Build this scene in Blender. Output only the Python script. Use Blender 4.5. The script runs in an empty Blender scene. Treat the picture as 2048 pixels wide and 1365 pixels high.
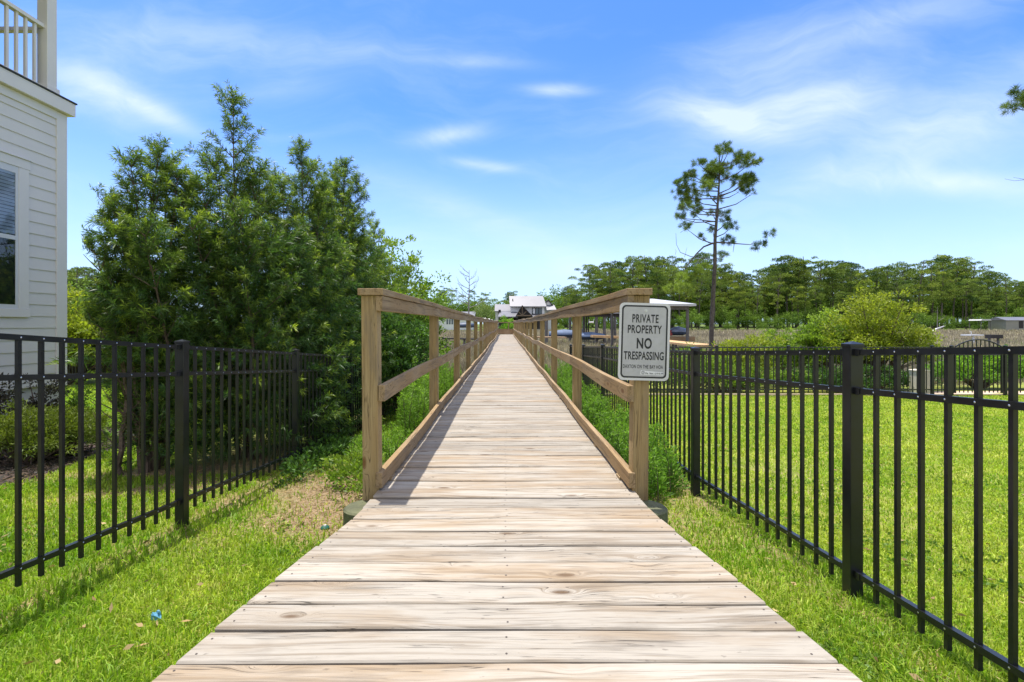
import bpy, math, random
import numpy as np
from mathutils import Vector, Matrix
random.seed(7)
rng = np.random.default_rng(11)
R = math.radians
sc = bpy.context.scene

# ------------------------------------------------------------------ camera
CAMZ, FPX, VX, VY = 0.95, 985.0, 1011.0, 651.0
cd = bpy.data.cameras.new("camera"); cam = bpy.data.objects.new("camera", cd)
sc.collection.objects.link(cam); sc.camera = cam
cam.location = (0, 0, CAMZ); cam.rotation_euler = (R(90), 0, 0)
cd.sensor_width = 36; cd.lens = FPX / 2048 * 36
cd.shift_x = (1024 - VX) / 2048; cd.shift_y = -(682.5 - VY) / 2048
cd.clip_start = 0.05; cd.clip_end = 5000

def at(px, py, Y):
    return Vector(((px - VX) * Y / FPX, Y, CAMZ - (py - VY) * Y / FPX))

# ------------------------------------------------------------------ node helper
class NT:
    def __init__(s, tree): s.t = tree; s.n = tree.nodes; s.l = tree.links
    def add(s, kind, **kw):
        n = s.n.new(kind)
        for k, v in kw.items(): setattr(n, k, v)
        return n
    def put(s, sock, v):
        if isinstance(v, bpy.types.NodeSocket): s.l.new(v, sock)
        elif v is not None: sock.default_value = v
    def m(s, op, a, b=None, c=None, clamp=False):
        n = s.add('ShaderNodeMath', operation=op, use_clamp=clamp)
        for i, v in enumerate((a, b, c)):
            if v is not None: s.put(n.inputs[i], v)
        return n.outputs[0]
    def mix(s, f, a, b, mode='MIX'):
        n = s.add('ShaderNodeMix', data_type='RGBA', blend_type=mode)
        s.put(n.inputs[0], f); s.put(n.inputs[6], a); s.put(n.inputs[7], b)
        return n.outputs[2]
    def ramp(s, v, lo, hi, a=0.0, b=1.0):
        n = s.add('ShaderNodeMapRange', interpolation_type='SMOOTHSTEP')
        s.put(n.inputs[0], v); s.put(n.inputs[1], lo); s.put(n.inputs[2], hi); s.put(n.inputs[3], a); s.put(n.inputs[4], b)
        return n.outputs[0]
    def xyz(s, x, y, z):
        n = s.add('ShaderNodeCombineXYZ')
        for i, v in enumerate((x, y, z)): s.put(n.inputs[i], v)
        return n.outputs[0]
    def sep(s, v):
        n = s.add('ShaderNodeSeparateXYZ'); s.l.new(v, n.inputs[0]); return n.outputs
    def noise(s, vec, scale=1.0, detail=4, rough=.55, dist=0.0):
        n = s.add('ShaderNodeTexNoise'); s.put(n.inputs['Vector'], vec)
        n.inputs['Scale'].default_value = scale; n.inputs['Detail'].default_value = detail
        n.inputs['Roughness'].default_value = rough; n.inputs['Distortion'].default_value = dist
        return n.outputs[0]

def c4(c): return (c[0], c[1], c[2], 1)

# ------------------------------------------------------------------ world sky with cirrus
SUN_EL, SUN_AZ = 78.0, 43.0          # the sun stands high, ahead and to the left
world = bpy.data.worlds.new("World"); sc.world = world; world.use_nodes = True
w = NT(world.node_tree); w.n.clear()
out = w.add('ShaderNodeOutputWorld'); bg = w.add('ShaderNodeBackground'); w.l.new(bg.outputs[0], out.inputs[0])
sky = w.add('ShaderNodeTexSky', sky_type='NISHITA'); sky.sun_disc = False
sky.sun_elevation = R(SUN_EL); sky.sun_rotation = R(-SUN_AZ)
sky.altitude = 10; sky.air_density = 1.0; sky.dust_density = .6; sky.ozone_density = 2.2
gen = w.add('ShaderNodeTexCoord').outputs['Generated']
dx, dy, dz = w.sep(gen)
fy = w.m('MAXIMUM', dy, .12)
U = w.m('DIVIDE', dx, fy); V = w.m('DIVIDE', dz, fy)
def blob(px, py, sx, sy, ang, amp):
    cx, cy = (px - VX) / FPX, (VY - py) / FPX
    a = R(ang); u = w.m('SUBTRACT', U, cx); v = w.m('SUBTRACT', V, cy)
    p = w.m('ADD', w.m('MULTIPLY', u, math.cos(a)), w.m('MULTIPLY', v, math.sin(a)))
    q = w.m('ADD', w.m('MULTIPLY', u, -math.sin(a)), w.m('MULTIPLY', v, math.cos(a)))
    p = w.m('DIVIDE', p, sx / FPX); q = w.m('DIVIDE', q, sy / FPX)
    e = w.m('MULTIPLY', w.m('ADD', w.m('MULTIPLY', p, p), w.m('MULTIPLY', q, q)), -1)
    return w.m('MULTIPLY', w.m('EXPONENT', e), amp)
blobs = [(190,185,130,50,-20,.5),(310,225,120,20,-27,.5),(250,90,260,80,-10,.28),(1115,180,60,12,-2,.75),(895,272,75,18,8,.6),(965,330,60,11,-8,.55),
         (1440,240,115,30,-12,.75),(1620,215,190,52,14,.72),(1900,250,330,70,22,.55),(1900,365,190,26,-5,.5),(1750,370,150,30,4,.3),(1500,150,300,70,20,.28),
         (980,450,240,34,-24,.34),(640,100,330,40,-5,.22),(960,125,110,12,-3,.3),(1250,560,900,80,0,.2),(1700,60,300,40,12,.25),(560,180,120,26,5,.28)]
tot = None
for b in blobs:
    v = blob(*b); tot = v if tot is None else w.m('ADD', tot, v)
warp = w.noise(w.xyz(U, V, 0.3), 2.2, 3)
st = w.noise(w.xyz(w.m('ADD', w.m('MULTIPLY', U, 2.2), w.m('MULTIPLY', warp, 1.6)), w.m('ADD', w.m('MULTIPLY', V, 9.0), w.m('MULTIPLY', warp, 2.6)), 0), 1.0, 7, .6)
fine = w.noise(w.xyz(w.m('MULTIPLY', U, 7), w.m('ADD', w.m('MULTIPLY', V, 26), w.m('MULTIPLY', warp, 8)), 1.7), 1.0, 5, .6)
streak = w.m('ADD', w.m('MULTIPLY', st, .95), w.m('MULTIPLY', fine, .25))
body = w.m('MULTIPLY', tot, w.ramp(streak, .28, .82, .35, 1.35))
veil = w.m('MULTIPLY', w.ramp(streak, .52, .85), .14)
cloud = w.m('MULTIPLY', w.m('ADD', body, veil), w.ramp(dz, 0.0, .12), clamp=True)
tint = w.mix(1.0, sky.outputs[0], (0.40, 0.66, 1.12, 1), 'MULTIPLY')
lift = w.mix(w.ramp(dz, .42, -.02, 0, .62), tint, (4.0, 4.9, 5.9, 1))
skyc = w.mix(w.m('MULTIPLY', cloud, .72), lift, (4.1, 4.6, 5.2, 1))
# unseen pale veil overhead and behind the viewer, added to whiten the ambient light
ambient_veil = w.m('MAXIMUM', w.m('MULTIPLY', w.ramp(dz, .60, .82), .75), w.m('MULTIPLY', w.ramp(dy, .05, -.45), .6))
skyc = w.mix(w.m('MULTIPLY', ambient_veil, w.ramp(streak, .1, .6, .7, 1.0)), skyc, (5.6, 5.5, 5.4, 1))
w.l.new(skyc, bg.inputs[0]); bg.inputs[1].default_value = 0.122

ld = bpy.data.lights.new("sun", 'SUN'); lo = bpy.data.objects.new("sun", ld); sc.collection.objects.link(lo)
ld.energy = 3.3; ld.angle = R(.53); ld.color = (1, .95, .87)
sdir = Vector((-math.sin(R(SUN_AZ)) * math.cos(R(SUN_EL)), math.cos(R(SUN_AZ)) * math.cos(R(SUN_EL)), math.sin(R(SUN_EL))))
lo.rotation_euler = sdir.to_track_quat('Z', 'Y').to_euler(); lo.location = (0, 0, 40)
vs = sc.view_settings; vs.view_transform = 'Standard'; vs.look = 'None'; vs.exposure = 1.0; vs.gamma = 1; vs.use_curve_mapping = False
sc.cycles.use_denoising = True; sc.cycles.max_bounces = 6; sc.cycles.transparent_max_bounces = 6
sc.cycles.diffuse_bounces = 3; sc.cycles.glossy_bounces = 2; sc.cycles.transmission_bounces = 3

# ------------------------------------------------------------------ materials
M = {}
def mat(name):
    m = bpy.data.materials.new(name); m.use_nodes = True; t = NT(m.node_tree); b = m.node_tree.nodes['Principled BSDF']
    M[name] = m; return t, b
def plain(name, c, rough=.6, metal=0.0, spec=.5, var=.12, scale=3.0, bump=0.0, bscale=60, dirt=None):
    t, b = mat(name)
    co = t.add('ShaderNodeTexCoord').outputs['Object']
    n = t.noise(co, scale, 5, .6)
    f = t.ramp(n, .25, .75, 1 - var, 1 + var)
    col = t.mix(1.0, c4(c), t.xyz(f, f, f), 'MULTIPLY')
    if dirt: col = t.mix(t.ramp(t.noise(co, scale * 2.7, 6, .65), .5, .8, 0, .6), col, c4(dirt))
    t.put(b.inputs['Base Color'], col); t.put(b.inputs['Roughness'], t.ramp(n, .2, .8, rough - .06, rough + .06))
    b.inputs['Metallic'].default_value = metal; b.inputs['Specular IOR Level'].default_value = spec
    if bump:
        bn = t.add('ShaderNodeBump'); bn.inputs['Strength'].default_value = bump; bn.inputs['Distance'].default_value = .01
        t.put(bn.inputs['Height'], t.noise(co, bscale, 4)); t.l.new(bn.outputs[0], b.inputs['Normal'])
    return M[name]

def wood(name, axis, pale, tan, dark, bleach=.6, knots=1.0, across=0, contrast=1.0, spread=.22, ckt=.50, stain=.45):
    """weathered sawn pine; axis = grain direction, each board its own offset"""
    t, b = mat(name)
    co = t.sep(t.add('ShaderNodeTexCoord').outputs['Object'])
    rnd = t.add('ShaderNodeNewGeometry').outputs['Random Per Island']
    oth = [i for i in range(3) if i != axis]
    A = t.m('ADD', co[axis], t.m('MULTIPLY', rnd, 57.0))
    B = t.m('ADD', co[oth[0]], t.m('MULTIPLY', rnd, 13.0)); C = t.m('ADD', co[oth[1]], t.m('MULTIPLY', rnd, 29.0))
    low = t.noise(t.xyz(t.m('MULTIPLY', A, 1.1), t.m('MULTIPLY', B, 3), t.m('MULTIPLY', C, 3)), .8, 2, .5)
    vo = t.add('ShaderNodeTexVoronoi'); vo.feature = 'F1'
    t.put(vo.inputs['Vector'], t.xyz(t.m('MULTIPLY', A, 2.6), t.m('MULTIPLY', B, 7.5), t.m('MULTIPLY', C, 7.5))); vo.inputs['Scale'].default_value = 1.0
    kd = vo.outputs['Distance']; kr = t.sep(vo.outputs['Color'])[0]
    on = t.ramp(kr, .42, .46)
    kw = t.m('MULTIPLY', t.m('EXPONENT', t.m('MULTIPLY', t.m('MULTIPLY', kd, kd), -38.0)), on)
    g = t.m('ADD', t.m('ADD', t.m('MULTIPLY', B, 46.0), t.m('MULTIPLY', low, 5.0)), t.m('MULTIPLY', kw, 4.0 * knots))
    ring = t.noise(t.xyz(t.m('MULTIPLY', A, .7), g, t.m('ADD', t.m('MULTIPLY', C, 40), t.m('MULTIPLY', low, 5))), 1.0, 3, .5)
    fine = t.noise(t.xyz(t.m('MULTIPLY', A, 4), t.m('MULTIPLY', g, 3.6), t.m('MULTIPLY', C, 260)), 1.0, 3, .6)
    patch = t.noise(t.xyz(t.m('MULTIPLY', A, 1.5), t.m('MULTIPLY', B, 9), t.m('ADD', C, 5)), 1.0, 4, .6)
    board = t.m('FRACT', t.m('MULTIPLY', rnd, 97.0))
    mixv = t.m('ADD', t.m('ADD', t.ramp(patch, .3, .72, -.5, .5), t.m('MULTIPLY', t.m('SUBTRACT', board, .5), .75)), 1 - bleach)
    col = t.mix(t.m('ADD', mixv, 0, clamp=True), c4(pale), c4(tan))
    col = t.mix(t.ramp(ring, .50, .66, 0, .62 * contrast), col, c4([a * .62 for a in tan]))
    col = t.mix(t.ramp(fine, .52, .70, 0, .5 * contrast), col, c4(dark))
    kn = t.m('MULTIPLY', t.ramp(kd, .14 * knots, .05 * knots), on)
    col = t.mix(t.m('MULTIPLY', kn, .95), col, c4((dark[0] * 1.5, dark[1] * 1.15, dark[2] * .8)))
    crack = t.noise(t.xyz(t.m('MULTIPLY', A, 1.6), t.m('MULTIPLY', g, 1.9), t.m('MULTIPLY', C, 60)), 1.0, 2, .4)
    ck = t.m('MULTIPLY', t.ramp(t.m('ABSOLUTE', t.m('SUBTRACT', crack, .5)), .012, .003), t.ramp(t.noise(t.xyz(t.m('MULTIPLY', A, 2.1), t.m('MULTIPLY', B, 14), C), 1.0, 2), ckt, ckt + .07))
    col = t.mix(t.m('MULTIPLY', ck, .75), col, c4([a * .35 for a in dark]))
    sp = t.noise(t.xyz(t.m('MULTIPLY', A, 28), t.m('MULTIPLY', B, 60), t.m('MULTIPLY', C, 60)), 1.0, 2, .5)
    col = t.mix(t.ramp(sp, .70, .78, 0, .4), col, c4([a * .6 for a in dark]))
    stn = t.noise(t.xyz(t.m('MULTIPLY', A, 2.3), t.m('MULTIPLY', B, 12), t.m('MULTIPLY', C, 12)), 1.0, 5, .65)
    col = t.mix(t.ramp(stn, .50, .72, 0, stain), col, c4((.15, .125, .10)))
    hv = t.ramp(board, 0, 1, 1 - spread * .5, 1 + spread * .5)
    col = t.mix(1.0, col, t.xyz(hv, hv, hv), 'MULTIPLY')
    t.put(b.inputs['Base Color'], col); b.inputs['Roughness'].default_value = .82; b.inputs['Specular IOR Level'].default_value = .25
    h = t.m('SUBTRACT', t.m('ADD', t.m('MULTIPLY', ring, -.5), t.m('MULTIPLY', fine, -.4)), t.m('MULTIPLY', ck, 1.5))
    bn = t.add('ShaderNodeBump'); bn.inputs['Strength'].default_value = .55; bn.inputs['Distance'].default_value = .003
    t.put(bn.inputs['Height'], h); t.l.new(bn.outputs[0], b.inputs['Normal'])
    return M[name]

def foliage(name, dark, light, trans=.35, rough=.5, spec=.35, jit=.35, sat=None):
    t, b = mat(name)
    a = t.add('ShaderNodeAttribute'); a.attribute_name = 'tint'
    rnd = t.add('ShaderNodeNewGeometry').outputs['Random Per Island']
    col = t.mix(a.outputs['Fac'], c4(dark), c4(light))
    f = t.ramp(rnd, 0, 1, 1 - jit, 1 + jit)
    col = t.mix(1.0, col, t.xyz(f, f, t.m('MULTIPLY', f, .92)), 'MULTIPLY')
    t.put(b.inputs['Base Color'], col); b.inputs['Roughness'].default_value = rough; b.inputs['Specular IOR Level'].default_value = spec
    tr = t.add('ShaderNodeBsdfTranslucent'); t.put(tr.inputs[0], t.mix(1.0, col, (1.25, 1.35, .6, 1), 'MULTIPLY'))
    ms = t.add('ShaderNodeMixShader'); ms.inputs[0].default_value = trans
    t.l.new(b.outputs[0], ms.inputs[1]); t.l.new(tr.outputs[0], ms.inputs[2])
    t.l.new(ms.outputs[0], t.n['Material Output'].inputs['Surface'])
    return M[name]

wood('deck_wood', 0, (.375,.34,.29), (.275,.20,.125), (.080,.066,.054), bleach=.78, across=1, contrast=.85, spread=.28)
wood('rail_wood', 1, (.35,.26,.155), (.28,.185,.09), (.10,.065,.04), bleach=.5, contrast=1.25)
wood('post_wood', 2, (.40,.30,.155), (.32,.22,.10), (.12,.08,.04), bleach=.55, ckt=.44, contrast=.9, spread=.12)
wood('cross_wood', 0, (.36,.26,.165), (.28,.175,.085), (.10,.065,.04), bleach=.5)
wood('plank_wood', 1, (.42,.38,.29), (.34,.29,.2), (.10,.09,.07), bleach=.7)
wood('new_wood', 0, (.62,.42,.22), (.5,.3,.13), (.25,.15,.07), bleach=.6, knots=.3)
plain('piling', (.11,.115,.06), .85, var=.4, scale=9, bump=.6, bscale=40, dirt=(.03,.05,.02))
plain('old_piling', (.13,.12,.11), .85, var=.3, scale=5, bump=.4)
plain('black_metal', (.010,.011,.014), .33, spec=.5, var=.2, scale=14)
plain('rivet', (.75,.76,.78), .3, metal=.9, var=.05)
plain('steel', (.55,.55,.56), .35, metal=.8, var=.15, scale=30)
plain('nail', (.10,.08,.07), .6, metal=.4, var=.2)
plain('sign_face', (.44,.44,.45), .42, var=.06, scale=22, dirt=(.38,.38,.37))
plain('sign_edge', (.60,.60,.61), .35, var=.05)
plain('sign_ink', (.012,.013,.016), .45, var=.1)
plain('sticker', (.72,.73,.74), .5, var=.03)
plain('siding', (.68,.635,.58), .62, var=.035, scale=1.4, bump=.08, bscale=90)
plain('trim', (.71,.665,.61), .55, var=.03, scale=2)
plain('stucco', (.54,.52,.50), .85, var=.07, scale=2, bump=.35, bscale=120)
plain('membrane', (.03,.03,.03), .8)
plain('vinyl', (.62,.61,.60), .4, var=.02)
plain('blind', (.75,.78,.82), .6, var=.03)
plain('room', (.03,.045,.05), .9)
plain('bark', (.12,.085,.06), .95, var=.4, scale=16, bump=.9, bscale=30, dirt=(.05,.04,.035))
plain('pine_bark', (.10,.082,.066), .95, var=.4, scale=6, bump=.9, bscale=14, dirt=(.06,.045,.04))
plain('twig', (.16,.12,.085), .9, var=.25, scale=20)
plain('dead_wood', (.20,.18,.165), .9, var=.3, scale=4)
plain('white_paint', (.66,.66,.66), .5, var=.04, scale=.6)
plain('metal_roof', (.17,.17,.19), .45, metal=.15, var=.06, scale=.5)
plain('pale_roof', (.5,.5,.5), .4, var=.04, scale=.5)
plain('dark_timber', (.028,.024,.024), .8, var=.3)
plain('truss_timber', (.17,.12,.08), .8, var=.2)
plain('far_glass', (.04,.07,.09), .12, spec=.8, var=.3, scale=1.5)
plain('blue_cover', (.11,.155,.25), .75, var=.16, scale=1.8, bump=.5, bscale=4)
plain('navy', (.035,.06,.11), .5, var=.2, scale=2)
plain('red_paint', (.28,.03,.03), .5, var=.2)
plain('engine_grey', (.12,.15,.22), .35, var=.2, scale=4)
plain('box_paint', (.60,.55,.47), .6, var=.05, scale=3)
plain('concrete', (.52,.40,.30), .9, var=.12, scale=3, bump=.3, bscale=80)
plain('green_plastic', (.01,.10,.07), .4, var=.1)
plain('blue_film', (.12,.36,.52), .35, var=.25, scale=30)
plain('lichen', (.78,.78,.74), .8, var=.2, scale=30)
plain('shed_wall', (.25,.24,.21), .8, var=.08)

# window glass: a real pane, mostly mirror-like at a slant
t, b = mat('glass'); b.inputs['Base Color'].default_value = (.02, .03, .035, 1); b.inputs['Roughness'].default_value = .03
tp = t.add('ShaderNodeBsdfTransparent'); tp.inputs[0].default_value = (.9, .93, .93, 1); ms = t.add('ShaderNodeMixShader')
fr = t.add('ShaderNodeFresnel'); fr.inputs[0].default_value = 1.6
t.put(ms.inputs[0], t.m('ADD', fr.outputs[0], .03, clamp=True)); gl = t.add('ShaderNodeBsdfGlossy'); gl.inputs['Roughness'].default_value = .02
t.l.new(tp.outputs[0], ms.inputs[1]); t.l.new(gl.outputs[0], ms.inputs[2]); t.l.new(ms.outputs[0], t.n['Material Output'].inputs['Surface'])

foliage('podocarpus', (.046,.108,.034), (.42,.52,.065), trans=.44, rough=.4, spec=.4, jit=.4)
foliage('bright_leaf', (.08,.17,.024), (.29,.39,.05), trans=.42, rough=.5)
foliage('yellow_leaf', (.12,.18,.02), (.40,.43,.05), trans=.4, rough=.5)
foliage('dark_leaf', (.025,.07,.022), (.11,.22,.04), trans=.3, rough=.5, spec=.3)
foliage('fern_leaf', (.09,.22,.03), (.26,.42,.06), trans=.45, rough=.55)
foliage('conifer_low', (.07,.12,.015), (.19,.23,.03), trans=.3, rough=.6)
foliage('purple_leaf', (.04,.035,.035), (.12,.10,.07), trans=.3, rough=.6)
foliage('pine_needle', (.05,.105,.024), (.30,.40,.06), trans=.22, rough=.5, jit=.35)
foliage('far_pine_pale', (.06,.11,.022), (.30,.36,.06), trans=.2, rough=.7, spec=.15, jit=.3)
foliage('far_pine', (.04,.085,.02), (.25,.33,.06), trans=.16, rough=.7, spec=.15, jit=.3)
foliage('far_leaf', (.045,.10,.02), (.22,.33,.05), trans=.2, rough=.7, spec=.15, jit=.4)
foliage('pale_leaf', (.12,.17,.065), (.24,.30,.12), trans=.3, rough=.7, spec=.15, jit=.3)
foliage('grass_blade', (.18,.33,.02), (.47,.52,.085), trans=.45, rough=.5, spec=.3, jit=.35)
foliage('reed', (.20,.17,.15), (.50,.43,.33), trans=.2, rough=.8, spec=.1, jit=.3)
foliage('straw', (.30,.20,.10), (.50,.38,.22), trans=.15, rough=.9, spec=.1)

# ------------------------------------------------------------------ object helpers
def link(o): sc.collection.objects.link(o); return o
def thing(name, label, cat, loc=(0,0,0), rotz=0, group=None):
    o = link(bpy.data.objects.new(name, None)); o.empty_display_size = .2
    o.location = loc; o.rotation_euler = (0, 0, rotz); o['label'] = label; o['category'] = cat
    if group: o['group'] = group
    return o
def tag(o, label=None, cat=None, group=None, kind=None):
    for k, v in (('label', label), ('category', cat), ('group', group), ('kind', kind)):
        if v: o[k] = v
    return o
def wloc(o):
    p = Vector((0, 0, 0))
    while o is not None: p += Vector(o.location); o = o.parent
    return p
def dup(root, loc=None, rotz=None, scale=None, label=None, group=None):
    r = link(root.copy())
    if loc is not None: r.location = loc
    if rotz is not None: r.rotation_euler = (0, 0, rotz)
    if scale is not None: r.scale = scale
    if label: r['label'] = label
    if group: r['group'] = group
    for ch in list(root.children):
        c = link(ch.copy()); c.parent = r
        for g in list(ch.children):
            d = link(g.copy()); d.parent = c
    return r
class MB:
    """collects boxes, bars and tubes in world coordinates; build() links them as one mesh under parent"""
    def __init__(s): s.v = []; s.f = []; s.mi = []
    def add(s, vs_, fs, mi=0):
        n = len(s.v); s.v += [tuple(p) for p in vs_]; s.f += [tuple(i + n for i in f) for f in fs]; s.mi += [mi] * len(fs); return s
    def box(s, x0, x1, y0, y1, z0, z1, mi=0):
        return s.add([(x0,y0,z0),(x1,y0,z0),(x1,y1,z0),(x0,y1,z0),(x0,y0,z1),(x1,y0,z1),(x1,y1,z1),(x0,y1,z1)],
                     [(3,2,1,0),(4,5,6,7),(0,1,5,4),(1,2,6,5),(2,3,7,6),(3,0,4,7)], mi)
    def bar(s, p0, p1, w_, h, mi=0, up=(0,0,1)):
        p0, p1 = Vector(p0), Vector(p1); d = (p1 - p0).normalized(); u = Vector(up)
        if abs(d.dot(u)) > .98: u = Vector((0, 1, 0))
        a = d.cross(u).normalized(); u = a.cross(d)
        q = []
        for p in (p0, p1):
            for i, j in ((-1,-1),(1,-1),(1,1),(-1,1)): q.append(p + a * (i * w_ / 2) + u * (j * h / 2))
        return s.add(q, [(3,2,1,0),(4,5,6,7),(0,1,5,4),(1,2,6,5),(2,3,7,6),(3,0,4,7)], mi)
    def tube(s, pts, rads, n=8, mi=0, cap=True):
        pts = [Vector(p) for p in pts]; base = len(s.v); k = len(pts)
        for i, p in enumerate(pts):
            d = (pts[min(i + 1, k - 1)] - pts[max(i - 1, 0)]).normalized()
            u = Vector((0, 0, 1)) if abs(d.z) < .9 else Vector((0, 1, 0))
            a = d.cross(u).normalized(); c = a.cross(d)
            for j in range(n):
                an = 2 * math.pi * j / n; s.v.append(tuple(p + (a * math.cos(an) + c * math.sin(an)) * rads[i]))
        for i in range(k - 1):
            for j in range(n):
                a0 = base + i * n + j; a1 = base + i * n + (j + 1) % n
                s.f.append((a0, a1, a1 + n, a0 + n)); s.mi.append(mi)
        if cap:
            s.f.append(tuple(base + j for j in range(n))[::-1]); s.mi.append(mi)
            s.f.append(tuple(base + (k - 1) * n + j for j in range(n))); s.mi.append(mi)
        return s
    def poly(s, pts, mi=0): return s.add(pts, [tuple(range(len(pts)))], mi)
    def prism(s, pts, d, mi=0):
        """flat outline pts extruded by vector d"""
        n = len(pts); d = Vector(d); q = [Vector(p) for p in pts]; q = q + [p + d for p in q]
        fs = [tuple(range(n)), tuple(range(n, 2 * n))[::-1]] + [(i, i + n, (i + 1) % n + n, (i + 1) % n) for i in range(n)]
        return s.add(q, fs, mi)
    def build(s, name, mats, parent=None, smooth=False, bevel=0, local=False):
        if isinstance(mats, str): mats = [mats]
        off = wloc(parent) if (parent is not None and not local) else Vector((0, 0, 0))
        me = bpy.data.meshes.new(name); me.from_pydata([(a - off.x, b_ - off.y, c - off.z) for a, b_, c in s.v], [], s.f)
        for m_ in mats: me.materials.append(M[m_])
        me.polygons.foreach_set('material_index', s.mi)
        if smooth: me.polygons.foreach_set('use_smooth', [True] * len(s.f))
        me.update(); o = link(bpy.data.objects.new(name, me))
        if parent is not None: o.parent = parent
        if bevel:
            b_ = o.modifiers.new('bevel', 'BEVEL'); b_.width = bevel; b_.segments = 2; b_.limit_method = 'ANGLE'
        return o

def np_mesh(name, V_, loops, totals, tint=None, mats=None, parent=None, local=False):
    V_ = np.asarray(V_, dtype=np.float32).reshape(-1, 3)
    if parent is not None and not local:
        V_ = V_ - np.array(wloc(parent), dtype=np.float32)
    me = bpy.data.meshes.new(name); me.vertices.add(len(V_)); me.vertices.foreach_set('co', V_.ravel())
    me.loops.add(len(loops)); me.loops.foreach_set('vertex_index', np.asarray(loops, dtype=np.int32))
    tt = np.asarray(totals, dtype=np.int32); me.polygons.add(len(tt))
    me.polygons.foreach_set('loop_start', np.concatenate([[0], np.cumsum(tt)[:-1]]).astype(np.int32))
    try: me.polygons.foreach_set('loop_total', tt)
    except Exception: pass
    if tint is not None:
        a = me.attributes.new('tint', 'FLOAT', 'POINT'); a.data.foreach_set('value', np.asarray(tint, dtype=np.float32))
    for m_ in ([mats] if isinstance(mats, str) else mats or []): me.materials.append(M[m_])
    me.update(calc_edges=True)
    o = link(bpy.data.objects.new(name, me))
    if parent is not None: o.parent = parent
    return o
def unit(a): return a / np.maximum(np.linalg.norm(a, axis=-1, keepdims=True), 1e-9)
def rdir(n): return unit(rng.normal(size=(n, 3)))
class Leaves:
    def __init__(s): s.P = []; s.D = []; s.L = []; s.W = []; s.T = []
    def add(s, P, D, L, W, T):
        n = len(P); s.P.append(np.asarray(P, float)); s.D.append(unit(np.asarray(D, float)))
        s.L.append(np.broadcast_to(L, n)); s.W.append(np.broadcast_to(W, n)); s.T.append(np.clip(np.broadcast_to(T, n), 0, 1))
    def count(s): return sum(len(p) for p in s.P)
    def build(s, name, m_, parent=None, droop=.12, local=False, keep=None, flat=0.0):
        P, D, L, W, T = (np.concatenate(q) for q in (s.P, s.D, s.L, s.W, s.T))
        if keep is not None:
            k = keep(P + D * L[:, None] * .6); P, D, L, W, T = P[k], D[k], L[k], W[k], T[k]
        n = len(P); up = rdir(n) * (1 - flat) + np.array([0, 0, 1.0]) * flat
        S = unit(np.cross(D, up)); N = unit(np.cross(S, D)); L = L[:, None]; W = W[:, None]
        Z = np.array([0, 0, 1.0])
        v = np.stack([P, P + D * L * .45 + S * W * .5 + N * W * .15, P + D * L - Z * L * droop, P + D * L * .45 - S * W * .5 + N * W * .15], 1)
        return np_mesh(name, v, np.arange(4 * n), np.full(n, 4), np.repeat(T, 4), m_, parent, local)
def blades(name, P, H, W, T, m_, lean=.5, parent=None, kink=.35):
    n = len(P); a = rng.uniform(0, 2 * np.pi, n); S = np.stack([np.cos(a), np.sin(a), np.zeros(n)], 1)
    b_ = rng.uniform(0, 2 * np.pi, n); ln = np.abs(rng.normal(0, lean, n))
    Ld = np.stack([np.cos(b_) * ln, np.sin(b_) * ln, np.zeros(n)], 1)
    H = H[:, None]; W = W[:, None]; Z = np.array([0, 0, 1.0])
    mid = P + Z * H * .55 + Ld * H * kink; tip = P + Z * H * np.maximum(1 - ln[:, None] * .35, .3) + Ld * H
    v = np.stack([P - S * W / 2, P + S * W / 2, mid + S * W * .4, mid - S * W * .4, tip], 1)
    base = np.arange(n)[:, None] * 5
    loops = (base + np.array([0, 1, 2, 3, 3, 2, 4])).ravel()
    return np_mesh(name, v, loops, np.tile([4, 3], n), np.repeat(T, 5), m_, parent)

# ------------------------------------------------------------------ terrain
_gy = [-40, 0, 1.3, 2.37, 3.4, 4.2, 6, 8.3, 12.2, 16, 22, 30, 60, 100, 130, 200, 900]
_gz = [.3, -.19, -.27, -.36, -.425, -.49, -.58, -.665, -.805, -1.0, -1.15, -1.3, -1.15, -.55, .1, 1.0, 3.0]
def gnd(x, y):
    x = np.asarray(x, float); y = np.asarray(y, float)
    z = np.interp(y, _gy, _gz) - .05 * np.clip((-x - 1) / 2, 0, 1) * np.clip((y - 4) / 3, 0, 1)
    z = z + .016 * np.sin(x * 2.3 + y * .7) * np.sin(y * 1.9 - x * .4) * np.clip(1 - y / 60, 0, 1)
    z = z - .14 * np.exp(-(x / 1.1) ** 2) * (y > 1.0) * np.clip((y - 1) / 2, 0, 1)
    return z
def bump2(x, y, cx, cy, sx, sy, a=0):
    c, s_ = math.cos(a), math.sin(a); u = (x - cx) * c + (y - cy) * s_; v = -(x - cx) * s_ + (y - cy) * c
    return np.exp(-(u / sx) ** 2 - (v / sy) ** 2)
def wob(x, y, s_=1.0):
    return (np.sin(x * 5.1 * s_ + 1.3 * np.sin(y * 3.7 * s_)) + np.sin(y * 6.3 * s_ + 1.7 * np.sin(x * 4.9 * s_)) + np.sin((x + y) * 11.7 * s_) * .6) / 2.6
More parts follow.
